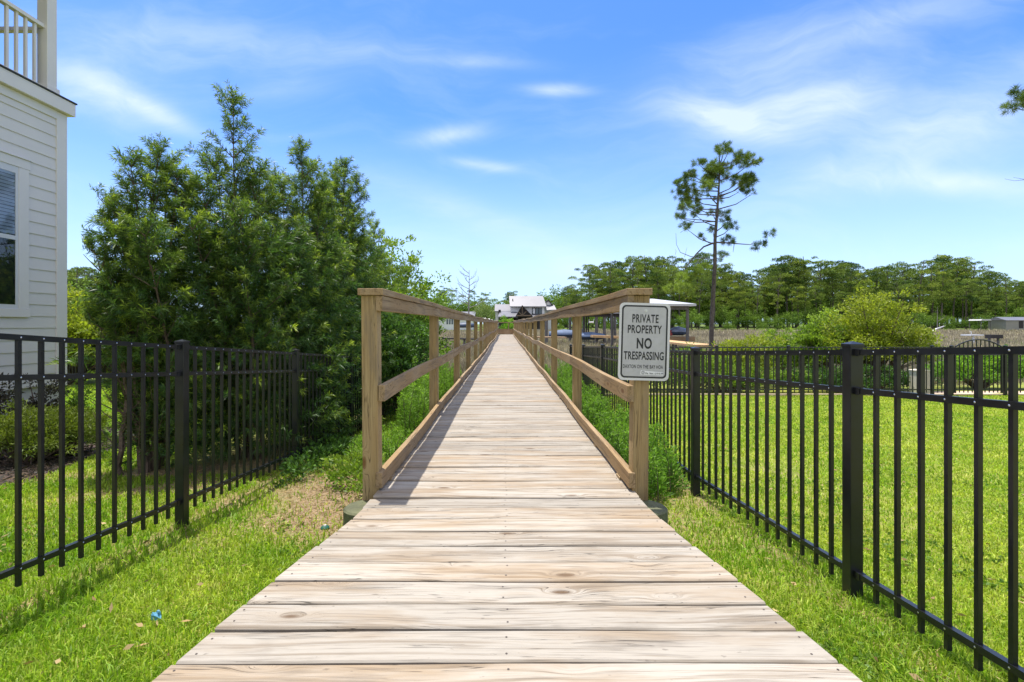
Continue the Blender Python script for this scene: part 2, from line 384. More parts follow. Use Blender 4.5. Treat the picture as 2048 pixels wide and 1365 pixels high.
def dirt(x, y):
    d = 1.15 * bump2(x, y, -1.35, 3.85, .5, .62, -.3) + .7 * bump2(x, y, -1.7, 4.6, .35, .5) + .9 * bump2(x, y, -1.3, 5.2, .38, 1.6) + .75 * bump2(x, y, -3.7, 5.0, 1.2, .22, .35)
    d = d + .36 * bump2(x, y, -2.22, 3.0, .07, 3.0) * (1 + wob(x * .4, y * .5)) + .5 * bump2(x, y, 1.62, 5.0, .09, 5) + .35 * bump2(x, y, 1.25, 3.6, .25, .6) + .8 * bump2(x, y, -2.7, 7.5, .7, 3.5)
    d = d + .5 * bump2(x, y, 1.2, 7.5, .35, 3.5) + .25 * bump2(x, y, 2.6, 4.6, .6, 1.0) + .5 * bump2(x, y, -3.0, 4.4, .7, .25, .4)
    return np.clip(d + .22 * wob(x, y) * (d > .08), 0, 1)
def marsh(x, y):
    edge = 16.5 + 1.2 * np.sin(x * .35) + np.clip(-x - 6, 0, 6) * 1.1
    return np.clip((y - edge) / 2.0, 0, 1)
def bed(x, y):      # mulch bed beside the near house
    return ((x < -4.75 + .25 * np.sin(y * 1.7) - np.clip(y - 6.6, 0, 3) * .9) & (y < 7.95)).astype(float)
def axis(vals): return np.array(sorted(set(np.round(vals, 4))))
def grow(a, step, k, end):
    o = []; s_ = step
    while a < end: a += s_; s_ *= k; o.append(a)
    return o
xs = list(np.arange(-5.5, 5.51, .07)); xs += grow(5.5, .1, 1.09, 2500); xs = axis(xs + [-q for q in xs])
ys = axis(list(np.arange(.6, 9.0, .07)) + grow(9.0, .1, 1.06, 3000) + [-q for q in grow(-.6, .15, 1.25, 400)])
X, Y = np.meshgrid(xs, ys); Zg = gnd(X, Y)
nx, ny = len(xs), len(ys); ii = np.arange(nx * ny).reshape(ny, nx)
q = np.stack([ii[:-1, :-1], ii[:-1, 1:], ii[1:, 1:], ii[1:, :-1]], -1).reshape(-1, 4)
t, b = mat('ground')
co = t.add('ShaderNodeTexCoord').outputs['Object']
def att(n_):
    a = t.add('ShaderNodeAttribute'); a.attribute_name = n_; return a.outputs['Fac']
n1 = t.noise(co, 1.3, 6, .6); n2 = t.noise(co, 28, 5, .7); n3 = t.noise(co, 140, 4, .7)
gcol = t.mix(t.ramp(n1, .35, .65), (.18,.27,.025,1), (.31,.34,.05,1)); gcol = t.mix(t.ramp(n2, .42, .62), gcol, (.27,.26,.08,1))
gcol = t.mix(t.ramp(n3, .5, .75), gcol, (.06,.08,.02,1))
dcol = t.mix(t.ramp(n2, .35, .65), (.33,.235,.14,1), (.19,.12,.065,1)); dcol = t.mix(t.ramp(n3, .45, .62), dcol, (.40,.33,.24,1))
mcol = t.mix(t.ramp(t.noise(co, .25, 5), .35, .65), (.27,.235,.19,1), (.34,.30,.24,1)); mcol = t.mix(t.ramp(t.noise(co, 3, 6, .7), .4, .65), mcol, (.13,.11,.085,1))
bcol = t.mix(t.ramp(n3, .4, .65), (.055,.04,.035,1), (.16,.12,.10,1))
col = t.mix(att('dirt'), gcol, dcol); col = t.mix(att('marsh'), col, mcol); col = t.mix(att('bed'), col, bcol)
far = t.ramp(t.sep(co)[1], 96, 112); col = t.mix(far, col, t.mix(t.ramp(n1, .3, .7), (.10,.16,.03,1), (.17,.20,.06,1)))
t.put(b.inputs['Base Color'], col); b.inputs['Roughness'].default_value = .95; b.inputs['Specular IOR Level'].default_value = .1
bn = t.add('ShaderNodeBump'); bn.inputs['Strength'].default_value = .7; bn.inputs['Distance'].default_value = .02
t.put(bn.inputs['Height'], t.m('ADD', n2, t.m('MULTIPLY', n3, .6))); t.l.new(bn.outputs[0], b.inputs['Normal'])
g = np_mesh('ground', np.stack([X, Y, Zg], -1), q.ravel(), np.full(len(q), 4), None, 'ground')
for nm, fn in (('dirt', dirt), ('marsh', marsh), ('bed', bed)):
    a = g.data.attributes.new(nm, 'FLOAT', 'POINT'); a.data.foreach_set('value', fn(X, Y).ravel().astype(np.float32))
g['kind'] = 'structure'; g.data.polygons.foreach_set('use_smooth', [True] * len(g.data.polygons))

def G(x, y): return float(gnd(x, y))

# deck half width: flares towards the camera
def hw(y): return float(np.interp(y, [-2, 0, .6, 1.0, 1.31, 1.55, 1.85, 2.14, 2.40, 2.62], [1.06, 1.03, 1.01, .985, .946, .912, .858, .805, .757, .735]))
def lift(y): return .012 * math.sin(y * .33) * min(y / 12, 1) + max(0, (y - 30)) * .004
def side(y): return .018 * math.sin(y * .41 + 1) * min(max(y - 8, 0) / 12, 1)

# ------------------------------------------------------------------ boardwalk
bw = thing('boardwalk', 'long weathered timber boardwalk with railings running out over the marsh', 'boardwalk', (0, 0, 0))
END = 46.6
mb = MB(); y0 = 1.388 - .1468 * 14; k = 0
while y0 < END:
    j = random.Random(k); ya, yb = y0 + .0045 + j.uniform(-.002, .003), y0 + .1468 - .0045 + j.uniform(-.003, .002)
    dzb = j.uniform(-.0025, .0025) + lift(y0); n = 8 if y0 < 9 else 2
    tilt = j.uniform(-.002, .002); cy = [j.uniform(-.0018, .0018) for _ in range(n + 1)]; e0, e1 = j.uniform(-.006, .006), j.uniform(-.006, .006)
    vs_ = []; sx = side(y0)
    for i in range(n + 1):
        f = i / n * 2 - 1
        for (yy, zz) in ((ya, -.036), (ya, -.005), (ya + .005, 0), (yb - .005, 0), (yb, -.005), (yb, -.036)):
            h = hw(yy) + (e0 if f < 0 else e1)
            zt = dzb + tilt * f + (.0018 * math.sin(f * 3 + k) if n > 2 else 0)
            vs_.append((f * h + sx, yy + cy[i] * (1 if abs(f) < .95 else .3), zz + zt))
    fs = []
    for i in range(n):
        for m_ in range(6):
            a = i * 6 + m_; c = i * 6 + (m_ + 1) % 6; fs.append((a, a + 6, c + 6, c))
    fs += [tuple(range(6)), tuple(range(n * 6, n * 6 + 6))[::-1]]
    mb.add(vs_, fs, 0)
    if y0 < 11:
        for fx in (-1, 0, 1):
            xx = fx * (hw(y0) - .045) + j.uniform(-.008, .008)
            for yy in (ya + .032, yb - .032):
                r_ = .0036; x2 = xx + j.uniform(-.006, .006); y2 = yy + j.uniform(-.005, .005); zt = dzb + tilt * (x2 / hw(y0)) + (.0018 * math.sin(x2 / hw(y0) * 3 + k) if n > 2 else 0) + .0012
                mb.add([(x2 + r_ * math.cos(a_), y2 + r_ * math.sin(a_), zt) for a_ in np.linspace(0, 2 * math.pi, 7)[:-1]], [(0,1,2,3,4,5)], 1)
    y0 += .1468; k += 1
mb.build('decking', ['deck_wood', 'nail'], bw)
for s_ in (-1, 1, 0):
    m = MB(); yy = -1.0
    while yy < END:
        y2 = min(yy + (.35 if yy < 2.6 else 2.0), END)
        xa, xb = [(s_ * (hw(q_) - .07) + side(q_)) for q_ in (yy, y2)]
        m.bar((xa, yy, -.14 + lift(yy)), (xb, y2, -.14 + lift(y2)), .038, .185); yy = y2
    m.build('stringer', 'rail_wood', bw)
posts = [2.81 + 2.515 * i for i in range(18)]
P_H = 1.118
def rail(m, s_, xc, zc, wx, hz, ya, yb, wig=1.0):
    """one rail piece following the walk's small waves"""
    n = 4; pr = None; vs_ = []
    for i in range(n + 1):
        yy = ya + (yb - ya) * i / n
        bow = math.sin(yy * 2.1 + zc * 5 + s_) * .006 * wig
        x_ = s_ * xc + side(yy) + bow; z_ = zc + lift(yy) + math.sin(yy * 1.3 + s_ * 2 + zc * 9) * .004 * wig * min(yy / 6, 3) * (1 if zc > .2 else .4)
        z_ += max(0, yy - 8) * .0035 if zc > .9 else 0
        for (i_, j_) in ((-1,-1),(1,-1),(1,1),(-1,1)): vs_.append((x_ + i_ * wx / 2, yy, z_ + j_ * hz / 2))
    fs = [(3,2,1,0), tuple(n * 4 + q_ for q_ in range(4))]
    for i in range(n):
        for c in range(4):
            a = i * 4 + c; d = i * 4 + (c + 1) % 4; fs.append((a, d, d + 4, a + 4))
    m.add(vs_, fs)
for s_ in (-1, 1):
    rl = thing('railing', '', 'x'); del rl['label']; del rl['category']; rl.parent = bw
    cap, top, mid, kick, blk = MB(), MB(), MB(), MB(), MB()
    for i, py in enumerate(posts):
        nxt = posts[i + 1] if i + 1 < len(posts) else END
        ya = py + (.0 if i == 0 else .045) + .002; yb = nxt + .043
        if i == 0: ya = py - .01
        rail(cap, s_, .760, 1.139, .145, .038, ya - (.015 if i == 0 else 0), yb)
        rail(top, s_, .715, 1.075, .037, .086, ya, yb)
        rail(mid, s_, .714, .560, .037, .093, ya, yb, 1.6)
        rail(kick, s_, .714, .064, .038, .088, ya, yb, 1.2)
        q_ = py + .2
        while q_ < nxt and py < 20: kick.box(s_ * .714 - .018 + side(q_), s_ * .714 + .018 + side(q_), q_, q_ + .09, .0 + lift(q_), .019 + lift(q_)); q_ += .8
        lean = .010 * s_ if i == 0 else 0
        m = MB(); pz0, pz1 = -.06 if i == 0 else -.30, 1.118 + lift(py) + (max(0, py - 8) * .0035)
        xc = s_ * .779 + side(py); hwp = .0455
        m.add([(xc - hwp - lean, py - hwp, pz0), (xc + hwp - lean, py - hwp, pz0), (xc + hwp - lean, py + hwp, pz0), (xc - hwp - lean, py + hwp, pz0),
               (xc - hwp, py - hwp, pz1), (xc + hwp, py - hwp, pz1), (xc + hwp, py + hwp, pz1), (xc - hwp, py + hwp, pz1)],
              [(3,2,1,0),(4,5,6,7),(0,1,5,4),(1,2,6,5),(2,3,7,6),(3,0,4,7)])
        for v_i in range(8):
            a_, b_, c_ = m.v[v_i]; m.v[v_i] = (a_, b_ + .0455, c_)
        o = m.build('post', 'post_wood', rl, bevel=.003)
        px_, pY = s_ * .785 + side(py), py - .10 + .0
        m = MB(); zt = -.05 if i == 0 else -.30
        if i == 0: px_ = s_ * .775; pY = 2.72
        m.tube([(px_, pY, G(px_, pY) - .4), (px_, pY, zt - .008), (px_, pY, zt)], [.118, .116, .106], 28)
        m.build('piling', 'piling', bw, smooth=False)
    cap.build('handrail', 'rail_wood', rl, bevel=.003); top.build('top_rail', 'rail_wood', rl, bevel=.002)
    mid.build('middle_rail', 'rail_wood', rl, bevel=.003); kick.build('kick_board', 'rail_wood', rl, bevel=.003)
# the bench and cross rail at the far end
m = MB(); lz = lift(END); m.box(-.9, 2.0, END + .02, END + .06, .03 + lz, .48 + lz); m.box(-.95, 2.1, END, END + .42, .48 + lz, .53 + lz)
m.build('end_bench', 'cross_wood', bw)
m = MB(); m.box(-2.2, 3.0, END + 1.5, END + 1.54, 1.12 + lz, 1.2 + lz)
for q_ in (-2.1, -.9, .3, 1.5, 2.8): m.box(q_ - .045, q_ + .045, END + 1.55, END + 1.64, -.3, 1.15 + lz)
m.build('end_rail', 'cross_wood', bw)
m = MB(); m.box(-2.2, 3.0, END + .0, END + 1.7, -.06 + lz, -.02 + lz); m.build('end_platform', 'deck_wood', bw)
for (yy, s_, r_) in ((22.5, -1, .035), (17.6, -1, .028), (26.5, -1, .03)):
    m = MB()
    for q_ in range(6):
        a_ = random.uniform(0, 6.28); m.tube([(s_ * .76 + .03 * math.cos(a_) * q_ / 3, yy + .05 * math.sin(a_), 1.158 + lift(yy) + max(0, yy - 8) * .0035 - .01), (s_ * .76 + .05 * math.cos(a_), yy + .06 * math.sin(a_), 1.158 + lift(yy) + max(0, yy - 8) * .0035 + r_)], [r_, r_ * .5], 6)
    m.build('bird_dropping', 'lichen', bw)

# ------------------------------------------------------------------ sign
S0 = at(1237.5, 606.5, 2.785); SW, SH = .287, .438
sg = thing('warning_sign', 'white PRIVATE PROPERTY NO TRESPASSING sign bolted to the right front railing post', 'sign', (S0.x + SW / 2, 2.785, S0.z - SH / 2))
sg.rotation_euler = (0, R(1.6), 0)
def rrect(x0, x1, z0, z1, r_, n=8):
    pts = []
    for cx, cz, a0 in ((x1 - r_, z1 - r_, 0), (x0 + r_, z1 - r_, 90), (x0 + r_, z0 + r_, 180), (x1 - r_, z0 + r_, 270)):
        for i in range(n + 1): a_ = R(a0 + 90 * i / n); pts.append((cx + r_ * math.cos(a_), cz + r_ * math.sin(a_)))
    return pts
m = MB(); o_ = rrect(-SW / 2, SW / 2, -SH / 2, SH / 2, .028)
m.prism([(x, 0, z) for x, z in o_], (0, -.002, 0)); m.build('sign_plate', 'sign_edge', sg, local=True)
e1, e2 = .0135, .0135 + .0092
A_ = rrect(-SW / 2 + e1, SW / 2 - e1, -SH / 2 + e1, SH / 2 - e1, .024); B_ = rrect(-SW / 2 + e2, SW / 2 - e2, -SH / 2 + e2, SH / 2 - e2, .017)
m = MB(); n = len(A_); m.add([(x, -.0026, z) for x, z in A_] + [(x, -.0026, z) for x, z in B_], [(i, (i + 1) % n, (i + 1) % n + n, i + n) for i in range(n)])
m.build('sign_border', 'sign_ink', sg, local=True)
m = MB(); m.poly([(x, -.0024, z) for x, z in rrect(-SW / 2 + e2 - .002, SW / 2 - e2 + .002, -SH / 2 + e2 - .002, SH / 2 - e2 + .002, .018)]); m.build('sign_face', 'sign_face', sg, local=True)
k_ = SW / 750.0
def text(body, x0, x1, y0, y1, off=.0, name='lettering', gap=1.0):
    cu = bpy.data.curves.new('t', 'FONT'); cu.body = body; cu.offset = off; cu.space_character = gap; to = link(bpy.data.objects.new('t', cu))
    bpy.context.view_layer.update(); dg = bpy.context.evaluated_depsgraph_get(); me = bpy.data.meshes.new_from_object(to.evaluated_get(dg))
    bpy.data.objects.remove(to); n = len(me.vertices); v = np.empty(n * 3, np.float32); me.vertices.foreach_get('co', v); v = v.reshape(-1, 3)
    lo_, hi_ = v.min(0), v.max(0); q_ = (v - lo_) / np.maximum(hi_ - lo_, 1e-6)
    X0, X1 = (x0 - 485) * k_, (x1 - 485) * k_; Z1, Z0 = (667 - y0) * k_, (667 - y1) * k_
    w_ = np.stack([X0 + q_[:, 0] * (X1 - X0), np.full(n, -.0034), Z0 + q_[:, 1] * (Z1 - Z0)], 1)
    me.vertices.foreach_set('co', w_.astype(np.float32).ravel()); me.materials.clear(); me.materials.append(M['sign_ink']); me.update()
    o = link(bpy.data.objects.new(name, me)); o.parent = sg
text('PRIVATE', 300, 687, 262, 387, .022, gap=1.14); text('PROPERTY', 237, 740, 422, 545, .022, gap=1.1); text('NO', 374, 597, 611, 771, .03, gap=1.1)
text('TRESPASSING', 187, 778, 812, 935, .022, gap=1.06); text('DAXTON ON THE BAY HOA', 181, 770, 1008, 1062, .012, gap=1.12)
m = MB(); m.poly([((x - 485) * k_, -.0028, (667 - y) * k_) for x, y in ((440,1152),(778,1158),(778,1112),(530,1096),(445,1090))]); m.build('sticker', 'sticker', sg, local=True)
text('Fla. Stat. § 810.09', 515, 775, 1120, 1150, .025, gap=1.1)
m = MB()
for r1, r2 in ((25, 20), (14, 10)):
    n = 24; m.add([((478 + r_ * math.cos(6.2832 * i / n) - 485) * k_, -.0034, (667 - 1122 + r_ * math.sin(6.2832 * i / n)) * k_) for r_ in (r1, r2) for i in range(n)], [(i, (i + 1) % n, (i + 1) % n + n, i + n) for i in range(n)])
m.build('seal', 'sign_ink', sg, local=True)
m = MB(); bx, bz = (497 - 485) * k_, (667 - 208) * k_
m.tube([(bx, -.002, bz), (bx, -.0035, bz)], [.0095, .0095], 20); m.tube([(bx, -.003, bz), (bx, -.008, bz)], [.006, .0055], 6)
m.build('bolt', 'steel', sg, local=True)

# ------------------------------------------------------------------ black metal fences
def post_geo(H): m = MB(); m.box(-.0315, .0315, -.0315, .0315, 0, H); return m
def fence(name, label, nodes, skip=(), pick=.113, single=True, w=.026, group=None, plast=True):
    """nodes: (x, y, ztoprail, zground) of each post; panels between"""
    x0, y0_, z0, g0 = nodes[0]; f = thing(name, label, 'fence', (x0, y0_, g0), group=group)
    for (x, y, zt, zg) in nodes:
        m = MB(); m.box(x - .0305, x + .0305, y - .0305, y + .0305, zg - .1, zt + .018); p = m.build('post', 'black_metal', f, bevel=.003)
        c = MB(); a = .034; z1 = zt + .016
        c.box(x - a, x + a, y - a, y + a, z1, z1 + .012)
        c.add([(x - a, y - a, z1 + .0125), (x + a, y - a, z1 + .0125), (x + a, y + a, z1 + .0125), (x - a, y + a, z1 + .0125), (x, y, z1 + .026)], [(0,1,4),(1,2,4),(2,3,4),(3,0,4)])
        co = c.build('post_cap', 'black_metal', f); co.parent = p; co.location = Vector((0, 0, 0))
    proto = None
    for i in range(len(nodes) - 1):
        if i in skip: continue
        a = Vector(nodes[i][:3]); b_ = Vector(nodes[i + 1][:3]); d = Vector((b_.x - a.x, b_.y - a.y, 0)); L = d.length; d.normalize()
        nrm = Vector((d.y, -d.x, 0)); slope = (b_.z - a.z) / L; n = max(2, round((L - .061) / pick)); gapd = (L - .061) / n
        pan = None
        if not single: pan = MB()
        for zo, nm in ((-.0125, 'top_rail'), (-.195, 'middle_rail'), (-1.065, 'bottom_rail')):
            m = MB(); p0 = a + d * .031 + Vector((0, 0, slope * .031 + zo)); p1 = b_ - d * .031 + Vector((0, 0, -slope * .031 + zo))
            m.bar(p0, p1, w, .026)
            if single:
                for pe, sgn in ((p0, 1), (p1, -1)): m.bar(pe + d * (sgn * -.0005), pe + d * (sgn * .034), w + .006, .0325)
            for j in range(1, n):
                c = a + d * (.0305 + gapd * j); c.z = a.z + slope * (c - a).dot(d) + zo
                for sg_ in (-1, 1):
                    cc = c + nrm * (sg_ * (w / 2 + .0008)); r_ = .0042
                    t1 = d * r_; m.add([cc + t1 * math.cos(k2) + Vector((0, 0, r_ * math.sin(k2))) for k2 in np.linspace(0, 2 * math.pi, 7)[:-1]] + [cc + nrm * (sg_ * .0022)], [(q, (q + 1) % 6, 6) for q in range(6)], 1)
            if single: m.build(nm, ['black_metal', 'rivet'], f)
            else: pan.add(m.v, m.f); pan.mi[-len(m.f):] = m.mi
        for j in range(1, n):
            c = a + d * (.0305 + gapd * j); zt = a.z + slope * ((c - a).dot(d)) - .008; zb = zt - 1.137; h = .0085
            if single:
                if proto is None:
                    pm = MB(); pm.box(-h, h, -h, h, -1.137, 0); proto = pm.build('picket', 'black_metal', f, local=True); o = proto
                else: o = link(proto.copy()); o.parent = f
                o.location = Vector((c.x, c.y, zt)) - f.location
            else: pan.box(c.x - h, c.x + h, c.y - h, c.y + h, zb, zt)
        if not single: pan.build('fence_panel', ['black_metal', 'rivet'], f)
    return f
fl = []
for y, zt in ((-.28, 1.08), (1.55, .965), (3.38, .812), (5.21, .662), (7.04, .51), (8.87, .38), (10.7, .27)):
    fl.append((-2.22, y, zt, G(-2.22, y)))
lf = fence('metal_fence', 'black metal picket fence left of the boardwalk in front of the podocarpus hedge', fl, skip=(0,), single=True, pick=.112)
fr_ = []
for y, zt in ((.54, .95), (2.37, .832), (4.2, .728), (6.1, .665), (8.2, .60), (10.2, .515), (12.2, .44)):
    fr_.append((1.70 if y < 1 else (1.67 if y < 3 else 1.62), y, zt, G(1.62, y)))
fence('metal_fence', 'black metal picket fence along the right side of the boardwalk, nearest to the camera', fr_, single=True, pick=.118)
fb = [(1.66 + .03 + 1.79 * i, 12.28, .412, G(3, 12.28)) for i in range(6)] + [(11.12, 12.28, .412, G(3, 12.28))]
fence('metal_fence', 'black metal picket fence along the lawn end, left of the arched gate', fb, single=False)
fence('metal_fence', 'short black metal fence run at the far lawn end, right of the arched gate', [(12.46 + 1.8 * i, 12.28, .412, G(3, 12.28)) for i in range(5)], single=False)
# arched gate
gx0, gx1, gy = 11.19, 12.39, 12.28
gt = thing('garden_gate', 'black metal gate with an arched top in the far fence', 'gate', ((gx0 + gx1) / 2, gy, G(3, gy)))
m = MB(); N_ = 18; cx = (gx0 + gx1) / 2; arc = [(gx0 + .02 + (gx1 - gx0 - .04) * i / N_) for i in range(N_ + 1)]
def az(x, dz=0): return .40 + .19 * (1 - ((x - cx) / ((gx1 - gx0) / 2)) ** 2) + dz
m.tube([(x, gy, az(x)) for x in arc], [.016] * len(arc), 6); m.build('arched_rail', 'black_metal', gt)
m = MB(); m.box(gx0 + .02, gx1 - .02, gy - .012, gy + .012, .37, .395); m.box(gx0 + .02, gx1 - .02, gy - .012, gy + .012, .20, .225); m.box(gx0 + .02, gx1 - .02, gy - .012, gy + .012, -.67, -.645)
m.box(gx0 + .0, gx0 + .035, gy - .018, gy + .018, -.74, .40); m.box(gx1 - .035, gx1, gy - .018, gy + .018, -.74, .40); m.build('gate_frame', 'black_metal', gt)
x = gx0 + .13
while x < gx1 - .08:
    m = MB(); m.box(x - .0085, x + .0085, gy - .0085, gy + .0085, -.73, az(x)); m.build('picket', 'black_metal', gt); x += .106
# back fence of the left yard
fence('metal_fence', 'distant black metal fence at the back of the left yard beside the house', [(-27 + 1.83 * i, 22, .12, G(-15, 22)) for i in range(8)], single=False)
fence('metal_fence', 'dark metal fence running towards the marsh at the left yard corner', [(-14.2 + .0 * i, 22 - 1.83 * i, .12 + .04 * i, G(-14, 22 - 1.83 * i)) for i in range(5)], single=False)

# path strip beyond the gate and lawn edging
m = MB(); zp = G(12, 13) ; m.prism([(9.6, 12.45, zp + .03), (15.5, 12.45, zp + .03), (15.5, 13.5, zp + .0), (9.6, 13.5, zp + .0)], (0, 0, -.12)); o = m.build('path', 'concrete'); tag(o, kind='structure')
m = MB(); m.box(1.75, 20, 12.34, 12.42, -.9, -.775); o = m.build('lawn_edging', 'concrete'); tag(o, kind='structure')
ub = thing('utility_box', 'beige utility box behind the far fence left of the arched gate', 'box', (10.75, 12.75, zp))
m = MB(); m.box(10.58, 10.92, 12.62, 12.92, zp, -.23); m.build('cabinet', 'box_paint', ub, bevel=.015)
m = MB(); m.prism([(10.56, 12.60, -.23), (10.94, 12.60, -.23), (10.94, 12.60, -.21), (10.75, 12.60, -.195), (10.56, 12.60, -.21)], (0, .34, 0)); m.build('lid', 'box_paint', ub)
m = MB(); m.box(10.61, 10.89, 12.612, 12.618, zp + .06, -.28); m.build('door', 'box_paint', ub)

# ------------------------------------------------------------------ near house
HX, HY = -7.14, 7.97
hs = thing('house', 'pale grey lap sided house with a balcony at the left edge', 'house', (HX, HY, -.75))
m = MB(); ex = .178; z = .02
while z < 4.36:
    m.prism([(HX - .02, -5, z), (HX + .016, -5, z), (HX + .004, -5, min(z + ex, 4.36)), (HX - .02, -5, min(z + ex, 4.36))], (0, HY + 5 - .02, 0)); z += ex
m.box(-16, HX - .021, -5, HY - .02, .02, 4.36)
for zz in np.arange(.02, 4.36, ex):
    m.prism([(-16, HY - .02, zz), (-16, HY + .016, zz), (-16, HY + .004, min(zz + ex, 4.36)), (-16, HY - .02, min(zz + ex, 4.36))], (16 + HX, 0, 0))
m.build('wall', 'siding', hs)
m = MB(); m.box(-16, HX - .035, -5, HY - .035, -1.3, .019); m.build('foundation', 'stucco', hs)
m = MB(); m.box(HX - .14, HX + .026, HY - .16, HY + .026, -.02, 4.35); m.build('corner_board', 'trim', hs, bevel=.004)
m = MB(); m.box(-16, HX + .10, -5, HY + .10, 4.355, 4.56); m.box(HX - .02, HX + .03, -5, HY - .16, 4.22, 4.355); m.build('fascia', 'trim', hs, bevel=.006)
m = MB(); m.box(-16.0, HX + .115, -5, HY + .115, 4.561, 4.583); m.build('balcony_floor', 'membrane', hs)
# window
WZ0, WZ1, WY0, WY1 = 1.25, 3.16, 6.18, 7.15
wn = MB(); wn.box(HX - .02, HX + .034, WY1 + .045, WY1 + .20, WZ0 - .06, WZ1 + .10); wn.box(HX - .02, HX + .034, WY0 - .20, WY0 - .045, WZ0 - .06, WZ1 + .10)
wn.box(HX - .02, HX + .038, WY0 - .22, WY1 + .215, WZ1 + .101, WZ1 + .235); wn.box(HX - .02, HX + .055, WY0 - .23, WY1 + .225, WZ1 + .2355, WZ1 + .255); wn.box(HX - .02, HX + .040, WY0 - .22, WY1 + .21, WZ0 - .18, WZ0 - .061)
wi = wn.build('window', 'trim', hs, bevel=.003)
def sub(mb_, name, mt, par): o = mb_.build(name, mt, hs); o.parent = par; return o
m = MB(); zm = 2.22
for a in ((WY0 - .045, WY0, WZ0 - .06, WZ1 + .1), (WY1, WY1 + .045, WZ0 - .06, WZ1 + .1), (WY0, WY1, WZ1, WZ1 + .1), (WY0, WY1, WZ0 - .06, WZ0), (WY0, WY1, zm - .03, zm + .03)): m.box(HX - .02, HX + .027, a[0], a[1], a[2], a[3])
sub(m, 'sash', 'vinyl', wi)
m = MB(); m.poly([(HX + .0225, WY0, WZ0), (HX + .0225, WY1, WZ0), (HX + .0225, WY1, WZ1), (HX + .0225, WY0, WZ1)]); sub(m, 'pane', 'glass', wi)
m = MB(); z = WZ0 + .02
while z < WZ1:
    up = z > zm; m.add([(HX + .0165, WY0, z), (HX + .0165, WY1, z), (HX + .0172, WY1, z + .042), (HX + .0172, WY0, z + .042)], [(0,1,2,3)], 0 if up else 1); z += .05
m.box(HX + .006, HX + .0162, WY0, WY1, WZ0, WZ1, 1)
sub(m, 'blind', ['blind', 'room'], wi)
# balcony column, railings
m = MB(); m.box(-7.335, -7.175, 7.71, 7.88, 4.583, 7.3); m.box(-7.36, -7.15, 7.685, 7.905, 4.584, 4.72); m.build('column', 'trim', hs, bevel=.005)
m = MB(); m.box(-7.30, -7.21, -4.5, 7.709, 5.60, 5.66); m.box(-7.28, -7.23, -4.5, 7.70, 4.66, 4.70); m.build('balcony_rail', 'trim', hs, bevel=.004)
m = MB(); m.box(-15.8, -7.336, 7.76, 7.85, 5.60, 5.66); m.box(-15.8, -7.34, 7.78, 7.83, 4.66, 4.70); m.build('balcony_rail', 'trim', hs, bevel=.004)
y = 7.585
while y > -4: m = MB(); m.box(-7.273, -7.237, y - .018, y + .018, 4.70, 5.60); m.build('baluster', 'trim', hs); y -= .142 if y > 4 else .6
m = MB(); m.box(-16, -8.9, -5, 4.4, 4.584, 7.3); m.build('upper_wall', 'siding', hs)
m = MB(); m.box(-16.4, -6.9, -5.3, 8.3, 7.301, 7.5); m.prism([(-16.4, -5.3, 7.501), (-6.9, -5.3, 7.501), (-11.6, -5.3, 9.6)], (0, 13.6, 0)); m.build('roof', 'membrane', hs)

# ------------------------------------------------------------------ plants
def stems(m, paths, n=6):
    for pts, r0, r1 in paths:
        k_ = len(pts); m.tube(pts, [r0 + (r1 - r0) * i / (k_ - 1) for i in range(k_)], n)
def podo_shoot(lv, base, d, length, nl, tip=.3, size=1.0, low=0.0):
    """leaves set spirally round one shoot"""
    f = rng.uniform(0.05, 1, nl); P = np.array(base) + np.outer(f * length, d)
    rad = rdir(nl); rad = unit(rad - np.outer(rad @ d, d)); D = unit(rad * .85 + np.array(d) * rng.uniform(.45, 1.25, nl)[:, None])
    L = rng.uniform(.05, .098, nl) * size * (1.1 - .35 * f); W = .0070 * size * rng.uniform(.8, 1.25, nl)
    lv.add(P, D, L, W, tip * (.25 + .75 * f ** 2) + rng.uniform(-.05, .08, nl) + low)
def podo_branch(lv, bp, base, d, length, size=1.0, dens=1.0, bright=.0):
    d = np.array(d, float); d /= np.linalg.norm(d); n = max(3, int(length / .085)); pts = [np.array(base)]; cur = d.copy()
    for i in range(n):
        cur = unit(cur + np.array([0, 0, .09]) + rng.normal(0, .06, 3)); pts.append(pts[-1] + cur * length / n)
        f = (i + 1) / n
        podo_shoot(lv, pts[-2], cur, length / n * 1.3, int(21 * dens), .2 + bright, size)
        if rng.random() < .9 and f > .15:
            sd = rdir(1)[0]; sd = unit(sd - cur * (sd @ cur)); sd = unit(sd + cur * .9 + np.array([0, 0, .25]))
            tb = rng.uniform(.12, .5) if rng.random() < .62 else rng.uniform(.6, .95)
            podo_shoot(lv, pts[-1], sd, rng.uniform(.09, .2) * (1.2 - .4 * f), int(40 * dens), tb + bright, size)
    podo_shoot(lv, pts[-1], cur, .10, int(30 * dens), .45 + bright, size)
    bp.append(([Vector(p) for p in pts[::2]] if len(pts) > 4 else [Vector(p) for p in pts], .006 + .004 * length, .002))
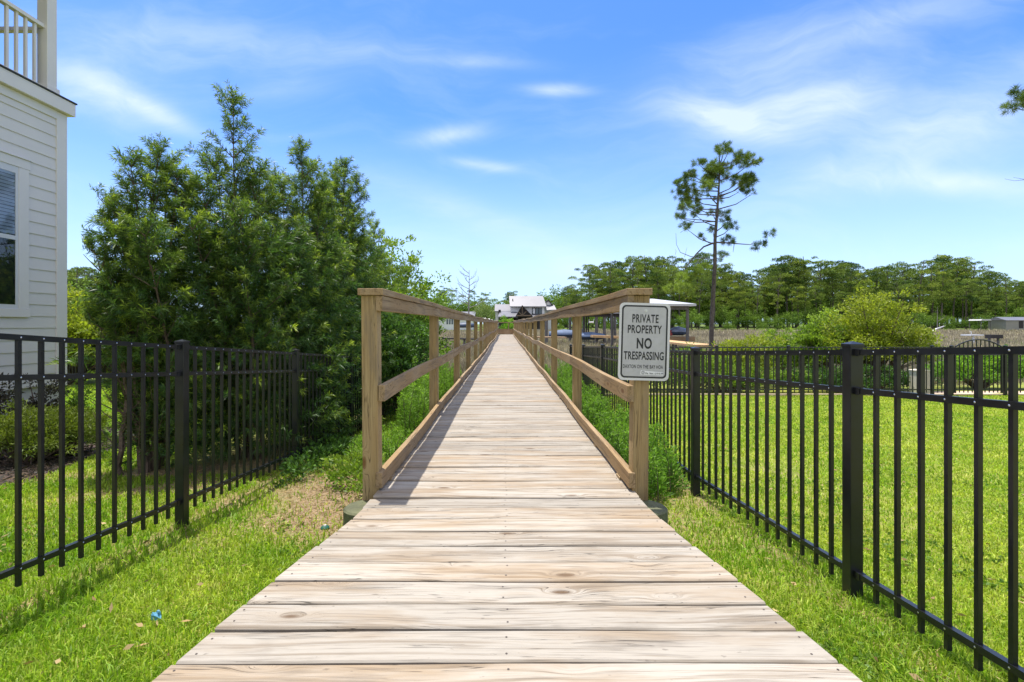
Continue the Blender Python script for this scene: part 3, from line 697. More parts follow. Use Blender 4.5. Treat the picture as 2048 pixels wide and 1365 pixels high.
def podocarpus(label, cx, cy, leaders, spread, nfill, size=1.0, bright=.0, bh=3.0, matn='podocarpus', xlow=-9, flo=1.55):
    """leaders: tips (x, y, z); whorled side branches grow from each leader, shorter near the tip"""
    gz = G(cx, cy); o = thing('podocarpus_shrub', label, 'shrub', (cx, cy, gz), group='tall narrow leaved shrubs behind the left fence')
    lv = Leaves(); bp = []
    for (tx, ty, tz, thin) in leaders:
        base = np.array([cx + rng.normal(0, .12), cy + rng.normal(0, .12), gz - .05]); tip = np.array([tx, ty, tz - .20]); H = tip[2] - base[2]
        K = max(6, int(H / .16)); pts = []
        for i in range(K + 1):
            f = i / K; e = f ** 1.25; p = base + (tip - base) * np.array([e, e, f]); p[:2] += rng.normal(0, .018, 2) * (1 - f); pts.append(p)
        bp.append(([Vector(p) for p in pts], .030, .003))
        ga = rng.uniform(0, 6.28)
        for i in range(2, K + 1):
            f = i / K; dtop = (1 - f) * H; 
            for r_ in range(2 if f < .8 else 3):
                ga += 2.4 + rng.normal(0, .3); el = rng.uniform(.35, 1.2) if dtop > .5 else rng.uniform(.5, 1.3)
                ln = min(.13 + dtop * .36, spread) * rng.uniform(.65, 1.15)
                if thin and dtop < 1.0: ln *= 1.0
                d = np.array([math.cos(ga), math.sin(ga), el])
                podo_branch(lv, bp, pts[i], d, ln, size, 1.0 if dtop < 1.2 else .85, bright)
        podo_shoot(lv, pts[-2], unit(pts[-1] - pts[-2]), .26, 50, .3, size)
    # inner filling
    nf = nfill
    for _ in range(nf):
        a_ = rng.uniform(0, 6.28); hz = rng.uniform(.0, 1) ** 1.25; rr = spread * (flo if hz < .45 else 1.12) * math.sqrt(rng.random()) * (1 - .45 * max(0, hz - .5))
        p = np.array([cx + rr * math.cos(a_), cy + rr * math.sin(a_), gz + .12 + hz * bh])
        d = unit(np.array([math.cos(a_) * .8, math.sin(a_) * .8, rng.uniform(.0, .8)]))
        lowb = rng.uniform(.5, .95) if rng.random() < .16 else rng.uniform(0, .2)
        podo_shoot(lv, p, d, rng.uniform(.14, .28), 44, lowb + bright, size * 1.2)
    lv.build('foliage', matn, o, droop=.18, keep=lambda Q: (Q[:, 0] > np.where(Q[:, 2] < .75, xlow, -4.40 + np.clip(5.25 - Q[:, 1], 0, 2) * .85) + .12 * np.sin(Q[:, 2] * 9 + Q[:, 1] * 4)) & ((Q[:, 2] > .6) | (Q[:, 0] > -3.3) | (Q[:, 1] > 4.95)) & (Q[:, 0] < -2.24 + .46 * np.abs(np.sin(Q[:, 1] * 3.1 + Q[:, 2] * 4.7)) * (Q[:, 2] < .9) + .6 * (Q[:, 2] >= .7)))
    m = MB(); stems(m, bp, 5); m.build('stem', 'bark', o)
    return lv.count()
def LT(px, py, Y, thin=0): p = at(px, py, Y); return (p.x, p.y, p.z, thin)
tot_l = 0
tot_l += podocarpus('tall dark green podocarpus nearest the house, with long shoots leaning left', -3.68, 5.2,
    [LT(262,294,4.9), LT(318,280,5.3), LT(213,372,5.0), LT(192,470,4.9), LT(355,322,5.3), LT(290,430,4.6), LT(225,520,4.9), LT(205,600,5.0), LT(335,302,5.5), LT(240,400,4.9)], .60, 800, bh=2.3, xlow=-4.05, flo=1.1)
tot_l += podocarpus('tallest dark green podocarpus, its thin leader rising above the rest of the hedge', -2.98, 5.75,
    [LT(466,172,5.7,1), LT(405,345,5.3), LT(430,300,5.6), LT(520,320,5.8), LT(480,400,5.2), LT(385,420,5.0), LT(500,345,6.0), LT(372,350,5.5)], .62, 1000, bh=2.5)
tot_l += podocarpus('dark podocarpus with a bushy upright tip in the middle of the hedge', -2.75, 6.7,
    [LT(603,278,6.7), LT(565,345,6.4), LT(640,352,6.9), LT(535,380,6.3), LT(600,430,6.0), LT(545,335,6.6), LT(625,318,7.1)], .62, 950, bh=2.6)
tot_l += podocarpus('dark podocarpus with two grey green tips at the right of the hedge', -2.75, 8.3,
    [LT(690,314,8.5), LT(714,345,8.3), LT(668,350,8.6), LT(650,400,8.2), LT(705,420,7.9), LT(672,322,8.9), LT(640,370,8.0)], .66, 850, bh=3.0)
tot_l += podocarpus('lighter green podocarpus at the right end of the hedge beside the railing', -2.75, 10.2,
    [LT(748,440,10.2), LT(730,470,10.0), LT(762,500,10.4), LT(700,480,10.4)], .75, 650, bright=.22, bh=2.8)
print('podo leaves', tot_l)

def bush(name, label, cat, c, rad, n_cl, leaf, m_, per=60, tintlo=0.0, tinthi=.8, group=None, flat=.0, lw=.45, stem=True, seed=0, cl=.22, gaps=.25, thing_=None, low=.0):
    """broad leaved bush: leaf clumps on and in an uneven crown"""
    gx, gy_, gz = c; o = thing_ or thing(name, label, cat, (gx, gy_, gz), group=group)
    rx, ry, rz = rad; lv = Leaves(); bp = []; ph = rng.uniform(0, 6.28, 6)
    for i in range(n_cl):
        d = rdir(1)[0]; d[2] = abs(d[2]) * 1.0 - .18 + low; d = unit(d)
        nz = 1 + gaps * (math.sin(d[0] * 3.1 + ph[0]) * math.sin(d[2] * 4.3 + ph[1]) + .6 * math.sin(d[1] * 5.7 + ph[2] + d[0] * 4) + .4 * math.sin(d[2] * 9 + ph[3]))
        rr = (rng.random() ** .45) * nz
        p = np.array([gx + d[0] * rx * rr, gy_ + d[1] * ry * rr, gz + rz * .42 + d[2] * rz * .58 * rr])
        s_ = cl * rng.uniform(.6, 1.35); k_ = int(per * rng.uniform(.6, 1.3)); q_ = rdir(k_) * (rng.random((k_, 1)) ** .5)
        q_[:, 2] *= .7; P = p + q_ * s_ * np.array([1, 1, .8]); P[:, 2] = np.maximum(P[:, 2], gz + .02)
        D = unit(q_ * .7 + d * .5 + np.array([0, 0, .35]) + rng.normal(0, .45, (k_, 3)))
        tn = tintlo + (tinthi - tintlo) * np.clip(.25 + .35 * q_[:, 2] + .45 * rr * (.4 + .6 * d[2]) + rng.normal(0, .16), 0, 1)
        lv.add(P, D, leaf * rng.uniform(.7, 1.25, k_), leaf * lw * rng.uniform(.8, 1.2, k_), tn)
        if stem and i % 5 == 0:
            b0 = Vector((gx + rng.normal(0, .05), gy_ + rng.normal(0, .05), gz - .05)); pv = Vector(p); bp.append(([b0, b0.lerp(pv, .5) + Vector((0, 0, .08 * rz)), pv], .012 * rz + .004, .003))
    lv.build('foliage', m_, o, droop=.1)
    if stem and bp: m = MB(); stems(m, bp, 5); m.build('stem', 'bark', o)
    return o

def gb(px, Y, dx_=0): x = (px - VX) * Y / FPX; return (x, Y, G(x, Y))
# bushes left of the walk
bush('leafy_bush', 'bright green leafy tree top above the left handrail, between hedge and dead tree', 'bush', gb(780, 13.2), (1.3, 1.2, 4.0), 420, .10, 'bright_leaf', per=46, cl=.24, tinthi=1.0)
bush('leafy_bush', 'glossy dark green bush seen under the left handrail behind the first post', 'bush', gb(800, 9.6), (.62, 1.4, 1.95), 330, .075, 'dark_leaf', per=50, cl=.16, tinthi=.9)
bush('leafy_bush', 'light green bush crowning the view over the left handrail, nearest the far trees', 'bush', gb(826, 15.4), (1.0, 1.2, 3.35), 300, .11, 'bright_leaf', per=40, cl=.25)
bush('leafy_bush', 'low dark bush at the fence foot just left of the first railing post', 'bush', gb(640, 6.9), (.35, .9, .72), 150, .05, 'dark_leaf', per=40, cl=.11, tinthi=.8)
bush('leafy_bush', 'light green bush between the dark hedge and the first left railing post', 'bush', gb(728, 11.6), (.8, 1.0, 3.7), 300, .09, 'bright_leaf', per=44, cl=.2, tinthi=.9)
# right of the far fence
bush('wax_myrtle', 'big yellow green bush standing behind the far right fence', 'bush', gb(1752, 14.4), (1.3, 1.0, 2.6), 480, .085, 'yellow_leaf', per=50, cl=.22)
bush('wax_myrtle', 'bright green bush behind the far fence, left of the big yellow green one', 'bush', gb(1640, 15.2), (.9, .9, 2.25), 280, .085, 'bright_leaf', per=50, cl=.2, tinthi=1.0)
bush('wax_myrtle', 'low yellow green bush behind the far fence right of the lone pine', 'bush', gb(1478, 15.0), (1.0, .9, 1.65), 260, .075, 'yellow_leaf', per=44, cl=.2)
bush('wax_myrtle', 'low green bush behind the far fence between the two yellow green ones', 'bush', gb(1560, 15.6), (.8, .9, 1.75), 200, .075, 'bright_leaf', per=44, cl=.2)
bush('wax_myrtle', 'small dark green bush behind the fence just right of the sign', 'bush', gb(1390, 14.2), (1.0, .8, 1.15), 220, .07, 'bright_leaf', per=44, cl=.18)
bush('wax_myrtle', 'low green bush behind the black fence hidden beneath the sign', 'bush', gb(1275, 14.0), (1.1, .8, 1.15), 220, .07, 'bright_leaf', per=44, cl=.18)
bush('vine_thicket', 'green leafy thicket filling the fence behind the arched gate', 'bush', gb(1960, 14.6), (1.5, .7, 1.15), 330, .08, 'fern_leaf', per=44, cl=.2)
bush('vine_thicket', 'green leafy thicket at the right edge behind the far fence', 'bush', gb(2110, 14.4), (1.3, .7, 1.1), 240, .08, 'fern_leaf', per=44, cl=.2)
bush('vine_thicket', 'leafy ground cover under the big yellow green bush behind the far fence', 'bush', gb(1700, 13.3), (2.3, .5, .65), 300, .07, 'dark_leaf', per=40, cl=.17)
bush('vine_thicket', 'leafy ground cover behind the far fence beneath the lone pine', 'bush', gb(1450, 13.3), (2.2, .5, .7), 300, .07, 'bright_leaf', per=40, cl=.17)
# left yard
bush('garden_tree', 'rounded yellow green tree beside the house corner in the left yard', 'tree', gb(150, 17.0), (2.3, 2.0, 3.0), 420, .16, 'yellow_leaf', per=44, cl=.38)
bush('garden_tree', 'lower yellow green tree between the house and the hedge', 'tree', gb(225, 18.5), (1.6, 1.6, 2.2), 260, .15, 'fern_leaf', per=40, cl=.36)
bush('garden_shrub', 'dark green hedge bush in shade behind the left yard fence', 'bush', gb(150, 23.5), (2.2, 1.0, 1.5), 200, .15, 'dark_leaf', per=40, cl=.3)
# bed beside the house
bush('juniper', 'low feathery yellow green juniper in the bed beside the house', 'shrub', gb(62, 5.55), (.62, .6, .62), 260, .05, 'conifer_low', per=70, cl=.13, lw=.22)
bush('juniper', 'small feathery yellow green juniper right of the larger one in the house bed', 'shrub', gb(128, 6.0), (.40, .45, .52), 140, .05, 'conifer_low', per=70, cl=.12, lw=.22)
bush('garden_shrub', 'sparse purple grey shrub against the house foundation', 'shrub', gb(85, 6.9), (.30, .3, 1.0), 42, .05, 'purple_leaf', per=34, cl=.10)
bush('garden_shrub', 'thin dark shrub in the house bed at the left picture edge', 'shrub', gb(-10, 6.2), (.3, .3, .95), 50, .05, 'purple_leaf', per=34, cl=.10)
bush('garden_shrub', 'thin upright young shrub with sparse leaves at the bed corner', 'shrub', gb(158, 6.9), (.16, .2, 1.0), 46, .045, 'bright_leaf', per=16, cl=.10)

# feathery dog fennel: upright stems with whorls of thread leaves
def fennel(label, c, r, n, h, m_='fern_leaf', group=None, lo=.1, hi=.8, L=.06, cat='plant', name='dog_fennel', W=.006, lim=None):
    o = thing(name, label, cat, c, group=group); lv = Leaves(); bp = []
    for i in range(n):
        a_ = rng.uniform(0, 6.28); rr = math.sqrt(rng.random()); x = c[0] + r[0] * rr * math.cos(a_); y = c[1] + r[1] * rr * math.sin(a_); z0 = G(x, y)
        H = h * rng.uniform(.55, 1.1) * (1 - .25 * rr); ln = rng.normal(0, .10, 2); K = int(H / .028)
        f = np.linspace(.08, 1, K); P = np.stack([x + ln[0] * f ** 2 * H, y + ln[1] * f ** 2 * H, z0 + f * H], 1)
        bp.append(([Vector((x, y, z0 - .02)), Vector(P[K // 2]), Vector(P[-1])], .005, .002))
        rep = 13; PP = np.repeat(P, rep, 0); ff = np.repeat(f, rep); D = rdir(len(PP)); D[:, 2] = np.abs(D[:, 2]) * .6 + .35
        ext = rng.random(len(PP)) * .12 * (1.15 - ff); PP = PP + unit(D * np.array([1, 1, .4])) * ext[:, None]
        lv.add(PP, D, L * rng.uniform(.6, 1.3, len(PP)) * (1.2 - .5 * ff), W, lo + (hi - lo) * (ff * .7 + rng.random(len(PP)) * .35))
    lv.build('foliage', m_, o, droop=.05, keep=lim); m = MB(); stems(m, bp, 4); m.build('stem', 'twig', o); return o
rlim = lambda Q: (Q[:, 0] > .85) & (Q[:, 0] < 1.66)
llim = lambda Q: (Q[:, 0] < -.86)
for i, (x, y, ry, n, h, lb) in enumerate(((1.22, 4.7, .7, 80, .58, 'bright green feathery dog fennel patch beside the first right railing bay'),
                                          (1.24, 6.3, .9, 80, .66, 'bright green feathery patch under the right railing behind the second post'),
                                          (1.22, 8.6, 1.3, 80, .72, 'feathery green patch by the right walkway near the fence corner'),
                                          (1.5, 12.4, 2.0, 80, .95, 'feathery green patch past the fence corner beside the boardwalk'))):
    fennel(lb, (x, y, G(x, y)), (.34 if i < 3 else .6, ry), n, h, lim=rlim if i < 3 else None, group='feathery weeds right of the boardwalk', lo=.0, hi=.62, W=.010)
for i, (x, y, rx, ry, n, h, lb) in enumerate(((-1.22, 6.6, .22, .6, 34, 1.0, 'tall feathery dog fennel plume behind the second left railing post'),
                                              (-1.30, 8.4, .3, .7, 40, 1.25, 'tallest light green dog fennel beside the left handrail'),
                                              (-1.35, 5.4, .35, .5, 44, .48, 'low feathery weeds beside the left kick board'),
                                              (-1.5, 10.8, .5, 1.2, 60, 1.1, 'feathery green weeds by the left railing near the marsh edge'))):
    fennel(lb, (x, y, G(x, y)), (rx, ry), n, h, lim=llim, group='feathery weeds left of the boardwalk', lo=.1, hi=.75, W=.008)
# spiky strap-leaved clumps
def strap(label, c, n, L, name='spiky_plant', m_='fern_leaf'):
    o = thing(name, label, 'plant', c); a_ = rng.uniform(0, 6.28, n); el = rng.uniform(.5, 1.6, n)
    V_ = []; T = []; loops = []; tot = []
    for i in range(n):
        d = np.array([math.cos(a_[i]), math.sin(a_[i]), 0]); s_ = np.array([-d[1], d[0], 0]); l = L * rng.uniform(.6, 1.1); w_ = .010; b0 = len(V_)
        for k_ in range(5):
            f = k_ / 4; p = np.array(c) + d * l * f * (.35 + .5 * f / el[i]) + np.array([0, 0, l * (f * el[i] * .8 - .75 * f * f * .8)]); ww = w_ * (1 - f * .85)
            V_ += [p - s_ * ww, p + s_ * ww]; T += [.2 + .6 * f] * 2
        for k_ in range(4): loops += [b0 + 2 * k_, b0 + 2 * k_ + 1, b0 + 2 * k_ + 3, b0 + 2 * k_ + 2]; tot.append(4)
    np_mesh('foliage', np.array(V_), loops, tot, T, m_, o); return o
strap('spiky fan of strap leaves beside the left kick board', (-1.16, 5.05, G(-1.16, 5.05)), 70, .42)
strap('second strap leaved clump behind the spiky fan left of the boardwalk', (-1.32, 6.05, G(-1.3, 6.05)), 60, .45)
strap('small grassy spiky clump at the tip of the house bed', (-5.6, 7.0, G(-5.6, 7.0)), 40, .35)
bush('weed_clump', 'small leafy weeds at the left foot of the first railing bay', 'plant', (-1.35, 4.55, G(-1.35, 4.55)), (.32, .55, .3), 60, .045, 'bright_leaf', per=26, cl=.09, stem=False)
bush('weed_clump', 'leafy weed patch under the left fence beside the bare sandy soil', 'plant', (-2.0, 5.4, G(-2.0, 5.4)), (.22, 1.0, .2), 80, .05, 'dark_leaf', per=24, cl=.09, stem=False, tinthi=1.0)

# ------------------------------------------------------------------ pines
def far_pine(name, H, seed, m_='far_pine', dome=1.0):
    r = np.random.default_rng(seed); o = thing(name, 'x', 'tree')
    lean = r.normal(0, .03, 2); m = MB(); K = 7
    tp = [Vector((lean[0] * H * f * f + r.normal(0, .08), lean[1] * H * f * f, H * .93 * f - .5 * (f == 0))) for f in np.linspace(0, 1, K)]
    m.tube(tp, [.20 * (1 - .7 * i / (K - 1)) for i in range(K)], 6); lv = Leaves(); bp = []
    op = (1, .62, 1, .8, .55, 1, .75)[seed % 7]; n = int(r.integers(22, 34) * op); lowf = r.uniform(.28, .62); big = r.uniform(.85, 1.2); off_ = r.normal(0, .5, 2)
    for i in range(n):
        e = (i + r.random()) / n; f = lowf + (1 - lowf) * e
        rad = 3.3 * math.sqrt(max(.0, 1 - ((e - .45) / .62) ** 2)) * r.uniform(.2, 1.2) * dome
        a_ = i * 2.4 + r.uniform(-.5, .5); b0 = Vector((lean[0] * H * f * f, lean[1] * H * f * f, H * (.90 * f)))
        p = b0 + Vector((math.cos(a_) * rad + off_[0] * e, math.sin(a_) * rad + off_[1] * e, .35 + rad * .12)); bp.append(([b0 - Vector((0, 0, .9)), b0.lerp(p, .6) - Vector((0, 0, .2)), p], .035, .015))
        s_ = r.uniform(.55, 1.5) * big * (1.1 - .3 * e); k_ = int(150 * s_ ** 1.4); q_ = unit(r.normal(size=(k_, 3))) * (r.random((k_, 1)) ** .25); q_[:, 2] = np.abs(q_[:, 2])
        P = np.array(p) + q_ * s_ * np.array([1.15, 1.15, .62]) + np.array([0, 0, -.25])
        D = unit(q_ * .8 + np.array([0, 0, .35]) + r.normal(0, .55, (k_, 3)))
        lv.add(P, D, r.uniform(.24, .46, k_), r.uniform(.11, .18, k_), np.clip(.35 + .25 * q_[:, 2] + r.normal(0, .28) + r.normal(0, .1, k_), 0, 1))  # lighter clump tops: new growth, with some top-lit shading painted into the tint
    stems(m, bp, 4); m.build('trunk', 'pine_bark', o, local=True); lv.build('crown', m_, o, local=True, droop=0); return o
def far_tree(name, H, R_, seed, m_='far_leaf', trunk=True):
    r = np.random.default_rng(seed); o = thing(name, 'x', 'tree'); lv = Leaves(); ph = r.uniform(0, 6.28, 4)
    for i in range(95):
        d = unit(r.normal(size=3)); d[2] = abs(d[2]) - .25; d = unit(d)
        nz = 1 + .25 * (math.sin(d[0] * 3 + ph[0]) + .7 * math.sin(d[1] * 5 + ph[1] + d[2] * 5)); rr = r.random() ** .4 * nz
        p = np.array([d[0] * R_ * rr, d[1] * R_ * rr, H * .45 + d[2] * H * .52 * rr]); k_ = 34; q_ = unit(r.normal(size=(k_, 3))) * (r.random((k_, 1)) ** .5)
        P = p + q_ * H * .11; P[:, 2] = np.maximum(P[:, 2], .05)
        lv.add(P, unit(q_ + d * .4 + np.array([0, 0, .3]) + r.normal(0, .4, (k_, 3))), H * r.uniform(.035, .06, k_), H * r.uniform(.018, .03, k_), np.clip(.3 + .35 * q_[:, 2] + .3 * rr * d[2] + r.normal(0, .15), 0, 1))
    m = MB(); m.tube([(0, 0, -.3), (.1, 0, H * .4), (.0, .1, H * .75)], [.03 * H, .02 * H, .006 * H], 6); m.build('trunk', 'pine_bark', o, local=True)
    lv.build('crown', m_, o, local=True, droop=0); return o
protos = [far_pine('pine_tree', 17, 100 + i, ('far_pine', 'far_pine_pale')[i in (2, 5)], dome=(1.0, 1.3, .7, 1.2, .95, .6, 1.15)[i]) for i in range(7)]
used = [False] * 7
bprotos = [far_tree('broadleaf_tree', 5, 2.6, 300 + i) for i in range(4)]; bused = [False] * 4
pale = far_tree('pale_oak', 7, 5.0, 400, 'pale_leaf'); 
def place(pr, us, i, loc, rz, s, label, group):
    i %= len(pr)
    if us[i]: o = dup(pr[i], loc, rz, s, label, group)
    else: us[i] = True; o = pr[i]; o.location = loc; o.rotation_euler = (0, 0, rz); o.scale = s; o['label'] = label; o['group'] = group
    return o
top_x = [130, 240, 400, 600, 760, 860, 920, 960, 1010, 1080, 1115, 1150, 1185, 1230, 1275, 1340, 1400, 1450, 1500, 1560, 1650, 1720, 1790, 1850, 1925, 1958, 1985, 2010, 2050, 2300]
top_y = [538, 535, 560, 560, 565, 578, 577, 592, 592, 590, 584, 545, 524, 520, 507, 508, 514, 530, 541, 520, 519, 528, 522, 516, 512, 532, 545, 534, 548, 540]
rp = random.Random(5)
def zone(px):
    if px < 300: return 'tall pine rising behind the yard trees at the left, beside the house'
    if px < 870: return 'tall pine in the far row mostly hidden behind the hedge'
    if px < 1000: return 'distant pine behind the white waterside house and dead tree'
    if px < 1125: return 'distant pine behind the roof of the farmhouse'
    if px < 1300: return 'tall pine across the marsh, in the row above the right handrail'
    if px < 1440: return 'tall pine across the marsh, behind the boathouse roof and lone pine'
    if px < 1620: return 'tall pine across the marsh, right of the lone pine'
    if px < 1850: return 'tall pine across the marsh, above the big yellow green bush'
    return 'tall pine across the marsh, at the right end of the row'
ROWN = {120: 'front row ', 128: 'second row ', 140: 'third row ', 150: 'back row ', 185: 'nearer ', 200: 'farther '}
def row(pa, pb, step, Yc, dY, drop, hs=1.0):
    px = pa; i = rp.randrange(7)
    while px < pb:
        Yv = Yc + rp.uniform(-dY, dY); x = (px - VX) * Yv / FPX; ty = np.interp(px, top_x, top_y) + drop + rp.choice((-9, -3, 2, 6, 10, 16, 26, 34))
        zt = CAMZ - (ty - VY) * Yv / FPX; gz = G(x, Yv); s = (zt - gz) / 15.9 
        wd = s * rp.uniform(.8, 1.1); place(protos, used, i, (x, Yv, gz - .2), rp.uniform(0, 6.28), (wd, wd, s), ROWN.get(Yc, '') + zone(px), 'pines in the far tree line'); i += rp.choice((1, 2, 3))
        px += step * rp.uniform(.6, 1.35)
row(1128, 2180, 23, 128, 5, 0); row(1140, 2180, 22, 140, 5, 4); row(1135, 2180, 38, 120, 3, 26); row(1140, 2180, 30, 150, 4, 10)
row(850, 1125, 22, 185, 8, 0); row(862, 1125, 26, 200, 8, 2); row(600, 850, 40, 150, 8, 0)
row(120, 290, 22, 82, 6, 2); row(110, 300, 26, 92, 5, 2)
def brow(pa, pb, step, Yc, dY, h0, h1, label, proto=bprotos, us=bused, group='bushes at the edge of the far tree line'):
    px = pa; i = 0
    while px < pb:
        Yv = Yc + rp.uniform(-dY, dY); x = (px - VX) * Yv / FPX; H = rp.uniform(h0, h1); s = H / 5; lb = label(px) if callable(label) else label
        place(proto, us, rp.randrange(4), (x, Yv, G(x, Yv) - .2), rp.uniform(0, 6.28), (s * 1.15, s * 1.15, s), lb, group); px += step * rp.uniform(.6, 1.4)
BZ = ((1200, 'left of the sign'), (1300, 'above the sign'), (1390, 'above the boathouse roof'), (1460, 'behind the lone pine'), (1590, 'just right of the lone pine'),
      (1700, 'above the bright green bush'), (1840, 'above the big yellow green bush'), (1930, 'left of the carport'), (2010, 'behind the carport'), (9999, 'beside the pale shed'))
def bz(px): return next(t_ for lim, t_ in BZ if px < lim)
def blab(px): return 'leafy green bush at the foot of the pines ' + bz(px)
brow(1100, 2150, 22, 117, 3, 2.4, 6.0, blab); brow(1120, 2150, 20, 158, 3, 8, 13, lambda p: 'dark broadleaf tree deep behind the pine trunks ' + bz(p)); brow(1120, 2150, 50, 112, 2, 1.2, 2.4, lambda p: 'small low bush on the far marsh edge ' + bz(p)); brow(1130, 2150, 26, 146, 4, 8, 12, lambda p: 'taller broadleaf tree half hidden among the pine trunks ' + bz(p))
brow(855, 1000, 20, 150, 6, 6, 9.5, 'broad green tree behind the white waterside house')
brow(1000, 1125, 18, 150, 5, 7.5, 10, 'broad green tree behind the farmhouse')
brow(120, 280, 24, 70, 4, 5, 8, 'broad green tree behind the left yard beside the house')
brow(560, 860, 40, 120, 6, 6, 9, 'broad green tree in the distance behind the hedge')
pale.location = ((972 - VX) * 125 / FPX, 125, G(-5, 125)); pale.scale = (1.0, 1, 1.0); pale['label'] = 'pale green rounded oak left of the farmhouse'; pale['category'] = 'tree'
p2 = dup(pale, ((905 - VX) * 122 / FPX, 122, G(-13, 122)), 2.0, (.55, .55, .62), 'small pale green tree behind the dead tree trunk')

def tuft(lv, p, r_, n, tint, L=.23):
    """needle bunch cluster of radius r_ made of brushes"""
    for _ in range(n):
        d = rdir(1)[0]; d[2] = d[2] * .8 + .2; c = np.array(p) + d * r_ * rng.random() ** .5
        k_ = 74; f = rng.random(k_); ax = unit(d + np.array([0, 0, .6]) + rng.normal(0, .3, 3)); q_ = rdir(k_)
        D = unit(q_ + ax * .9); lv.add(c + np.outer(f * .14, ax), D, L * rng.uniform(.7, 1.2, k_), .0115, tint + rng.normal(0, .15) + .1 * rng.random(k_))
def pine_near(label, Yc, trunk, clusters, branches, rad, off=(0, 0), dens=1.0, extra=None):
    T = [at(a + off[0], b_ + off[1], Yc) for a, b_ in trunk]; base = T[0]
    o = thing('pine_tree', label, 'tree', (base.x, base.y, G(base.x, base.y)))
    T[0] = Vector((base.x, base.y, G(base.x, base.y) - .2)); m = MB(); k_ = len(T)
    m.tube(T, [rad * (1 - .8 * i / (k_ - 1)) for i in range(k_)], 12)
    def tr(z):
        for a, b_ in zip(T, T[1:]):
            if a.z <= z <= b_.z: return a.lerp(b_, (z - a.z) / (b_.z - a.z))
        return T[-1].copy()
    lv = Leaves(); rr = random.Random(3)
    for (a, b_, r_, t_) in clusters:
        p = at(a + off[0], b_ + off[1], Yc); p.y += rr.uniform(-1, 1) * (1.1 if r_ < 50 else .5); R2 = r_ * .92 / 2.967 * Yc / FPX
        q_ = tr(min(max(p.z - rr.uniform(.2, .8), T[1].z), T[-1].z)); mid_ = q_.lerp(p, .55); mid_.z -= .08 * (p - q_).length
        if not branches or t_ >= 0: m.tube([q_, mid_, p], [.035, .024, .01], 5)
        tuft(lv, p, R2, int(max(5, (R2 / .28) ** 2 * 15) * dens), abs(t_))
        for _ in range(3):
            e = p + Vector((rr.uniform(-1, 1), rr.uniform(-1, 1), rr.uniform(-.5, 1))) * R2; m.tube([p, e], [.012, .005], 4)
    for path, r0, r1 in branches:
        pts = [at(a + off[0], b_ + off[1], Yc) for a, b_ in path]
        for i_, p_ in enumerate(pts): p_.y += .25 * i_ * (1 if len(path) % 2 else -1)
        m.tube(pts, [r0 + (r1 - r0) * i / (len(pts) - 1) for i in range(len(pts))], 6)
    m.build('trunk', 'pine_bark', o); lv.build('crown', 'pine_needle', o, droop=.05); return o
def zz(l): return [(1300 + a / 2.967, 260 + b_ / 2.967) for a, b_ in l]
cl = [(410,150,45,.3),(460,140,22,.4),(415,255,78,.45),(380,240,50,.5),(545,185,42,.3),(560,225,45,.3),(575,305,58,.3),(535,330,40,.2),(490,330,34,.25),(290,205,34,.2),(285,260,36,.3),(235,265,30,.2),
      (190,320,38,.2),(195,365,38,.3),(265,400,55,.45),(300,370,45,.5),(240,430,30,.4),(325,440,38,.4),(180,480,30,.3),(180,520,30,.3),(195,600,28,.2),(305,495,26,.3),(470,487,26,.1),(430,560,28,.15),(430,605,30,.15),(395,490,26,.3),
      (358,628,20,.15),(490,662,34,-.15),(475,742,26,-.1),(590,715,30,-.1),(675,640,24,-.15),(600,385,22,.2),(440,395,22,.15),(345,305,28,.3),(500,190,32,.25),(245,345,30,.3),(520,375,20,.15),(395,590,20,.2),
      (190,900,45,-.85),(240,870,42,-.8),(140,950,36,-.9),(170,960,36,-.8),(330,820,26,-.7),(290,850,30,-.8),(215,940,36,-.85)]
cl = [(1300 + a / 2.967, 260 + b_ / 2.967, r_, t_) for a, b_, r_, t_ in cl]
br = [(zz([(375,672),(330,690),(295,730),(250,800),(215,880)]), .05, .015), (zz([(380,770),(300,765),(220,760),(150,740),(118,700),(105,640)]), .025, .006), (zz([(150,740),(165,715),(170,700)]), .01, .004), (zz([(205,755),(210,700)]), .01, .004), (zz([(190,758),(200,800)]), .01, .004),
      (zz([(390,668),(450,665),(560,668),(640,668),(675,645)]), .045, .012), (zz([(500,675),(480,730)]), .02, .008), (zz([(605,672),(592,705)]), .012, .006), (zz([(385,545),(320,530),(215,515)]), .035, .015), (zz([(270,530),(235,575),(200,600)]), .015, .008)]
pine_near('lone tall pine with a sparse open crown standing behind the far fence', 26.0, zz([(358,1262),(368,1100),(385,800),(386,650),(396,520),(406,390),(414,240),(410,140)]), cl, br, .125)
ec = [(2120,120,60,.3),(2070,130,45,.2),(2075,175,40,.2),(2062,200,46,.3),(2052,207,36,.3),(2058,128,34,.2),(2110,200,60,.3),(2160,160,80,.4),(2190,90,80,.4),(2240,130,80,.4),(2160,260,60,.3),(2230,240,70,.3),(2120,310,40,.3)]
eb = [([(2190,420),(2120,390),(2070,372),(2040,352)], .04, .006), ([(2070,372),(2062,355),(2055,347)], .012, .004), ([(2050,360),(2043,358),(2037,350)], .008, .004)]
pine_near('pine just outside the right edge, only branch tips reaching into view', 18.0, [(2190,760),(2192,500),(2188,300),(2195,100),(2200,20)], ec, eb, .2)

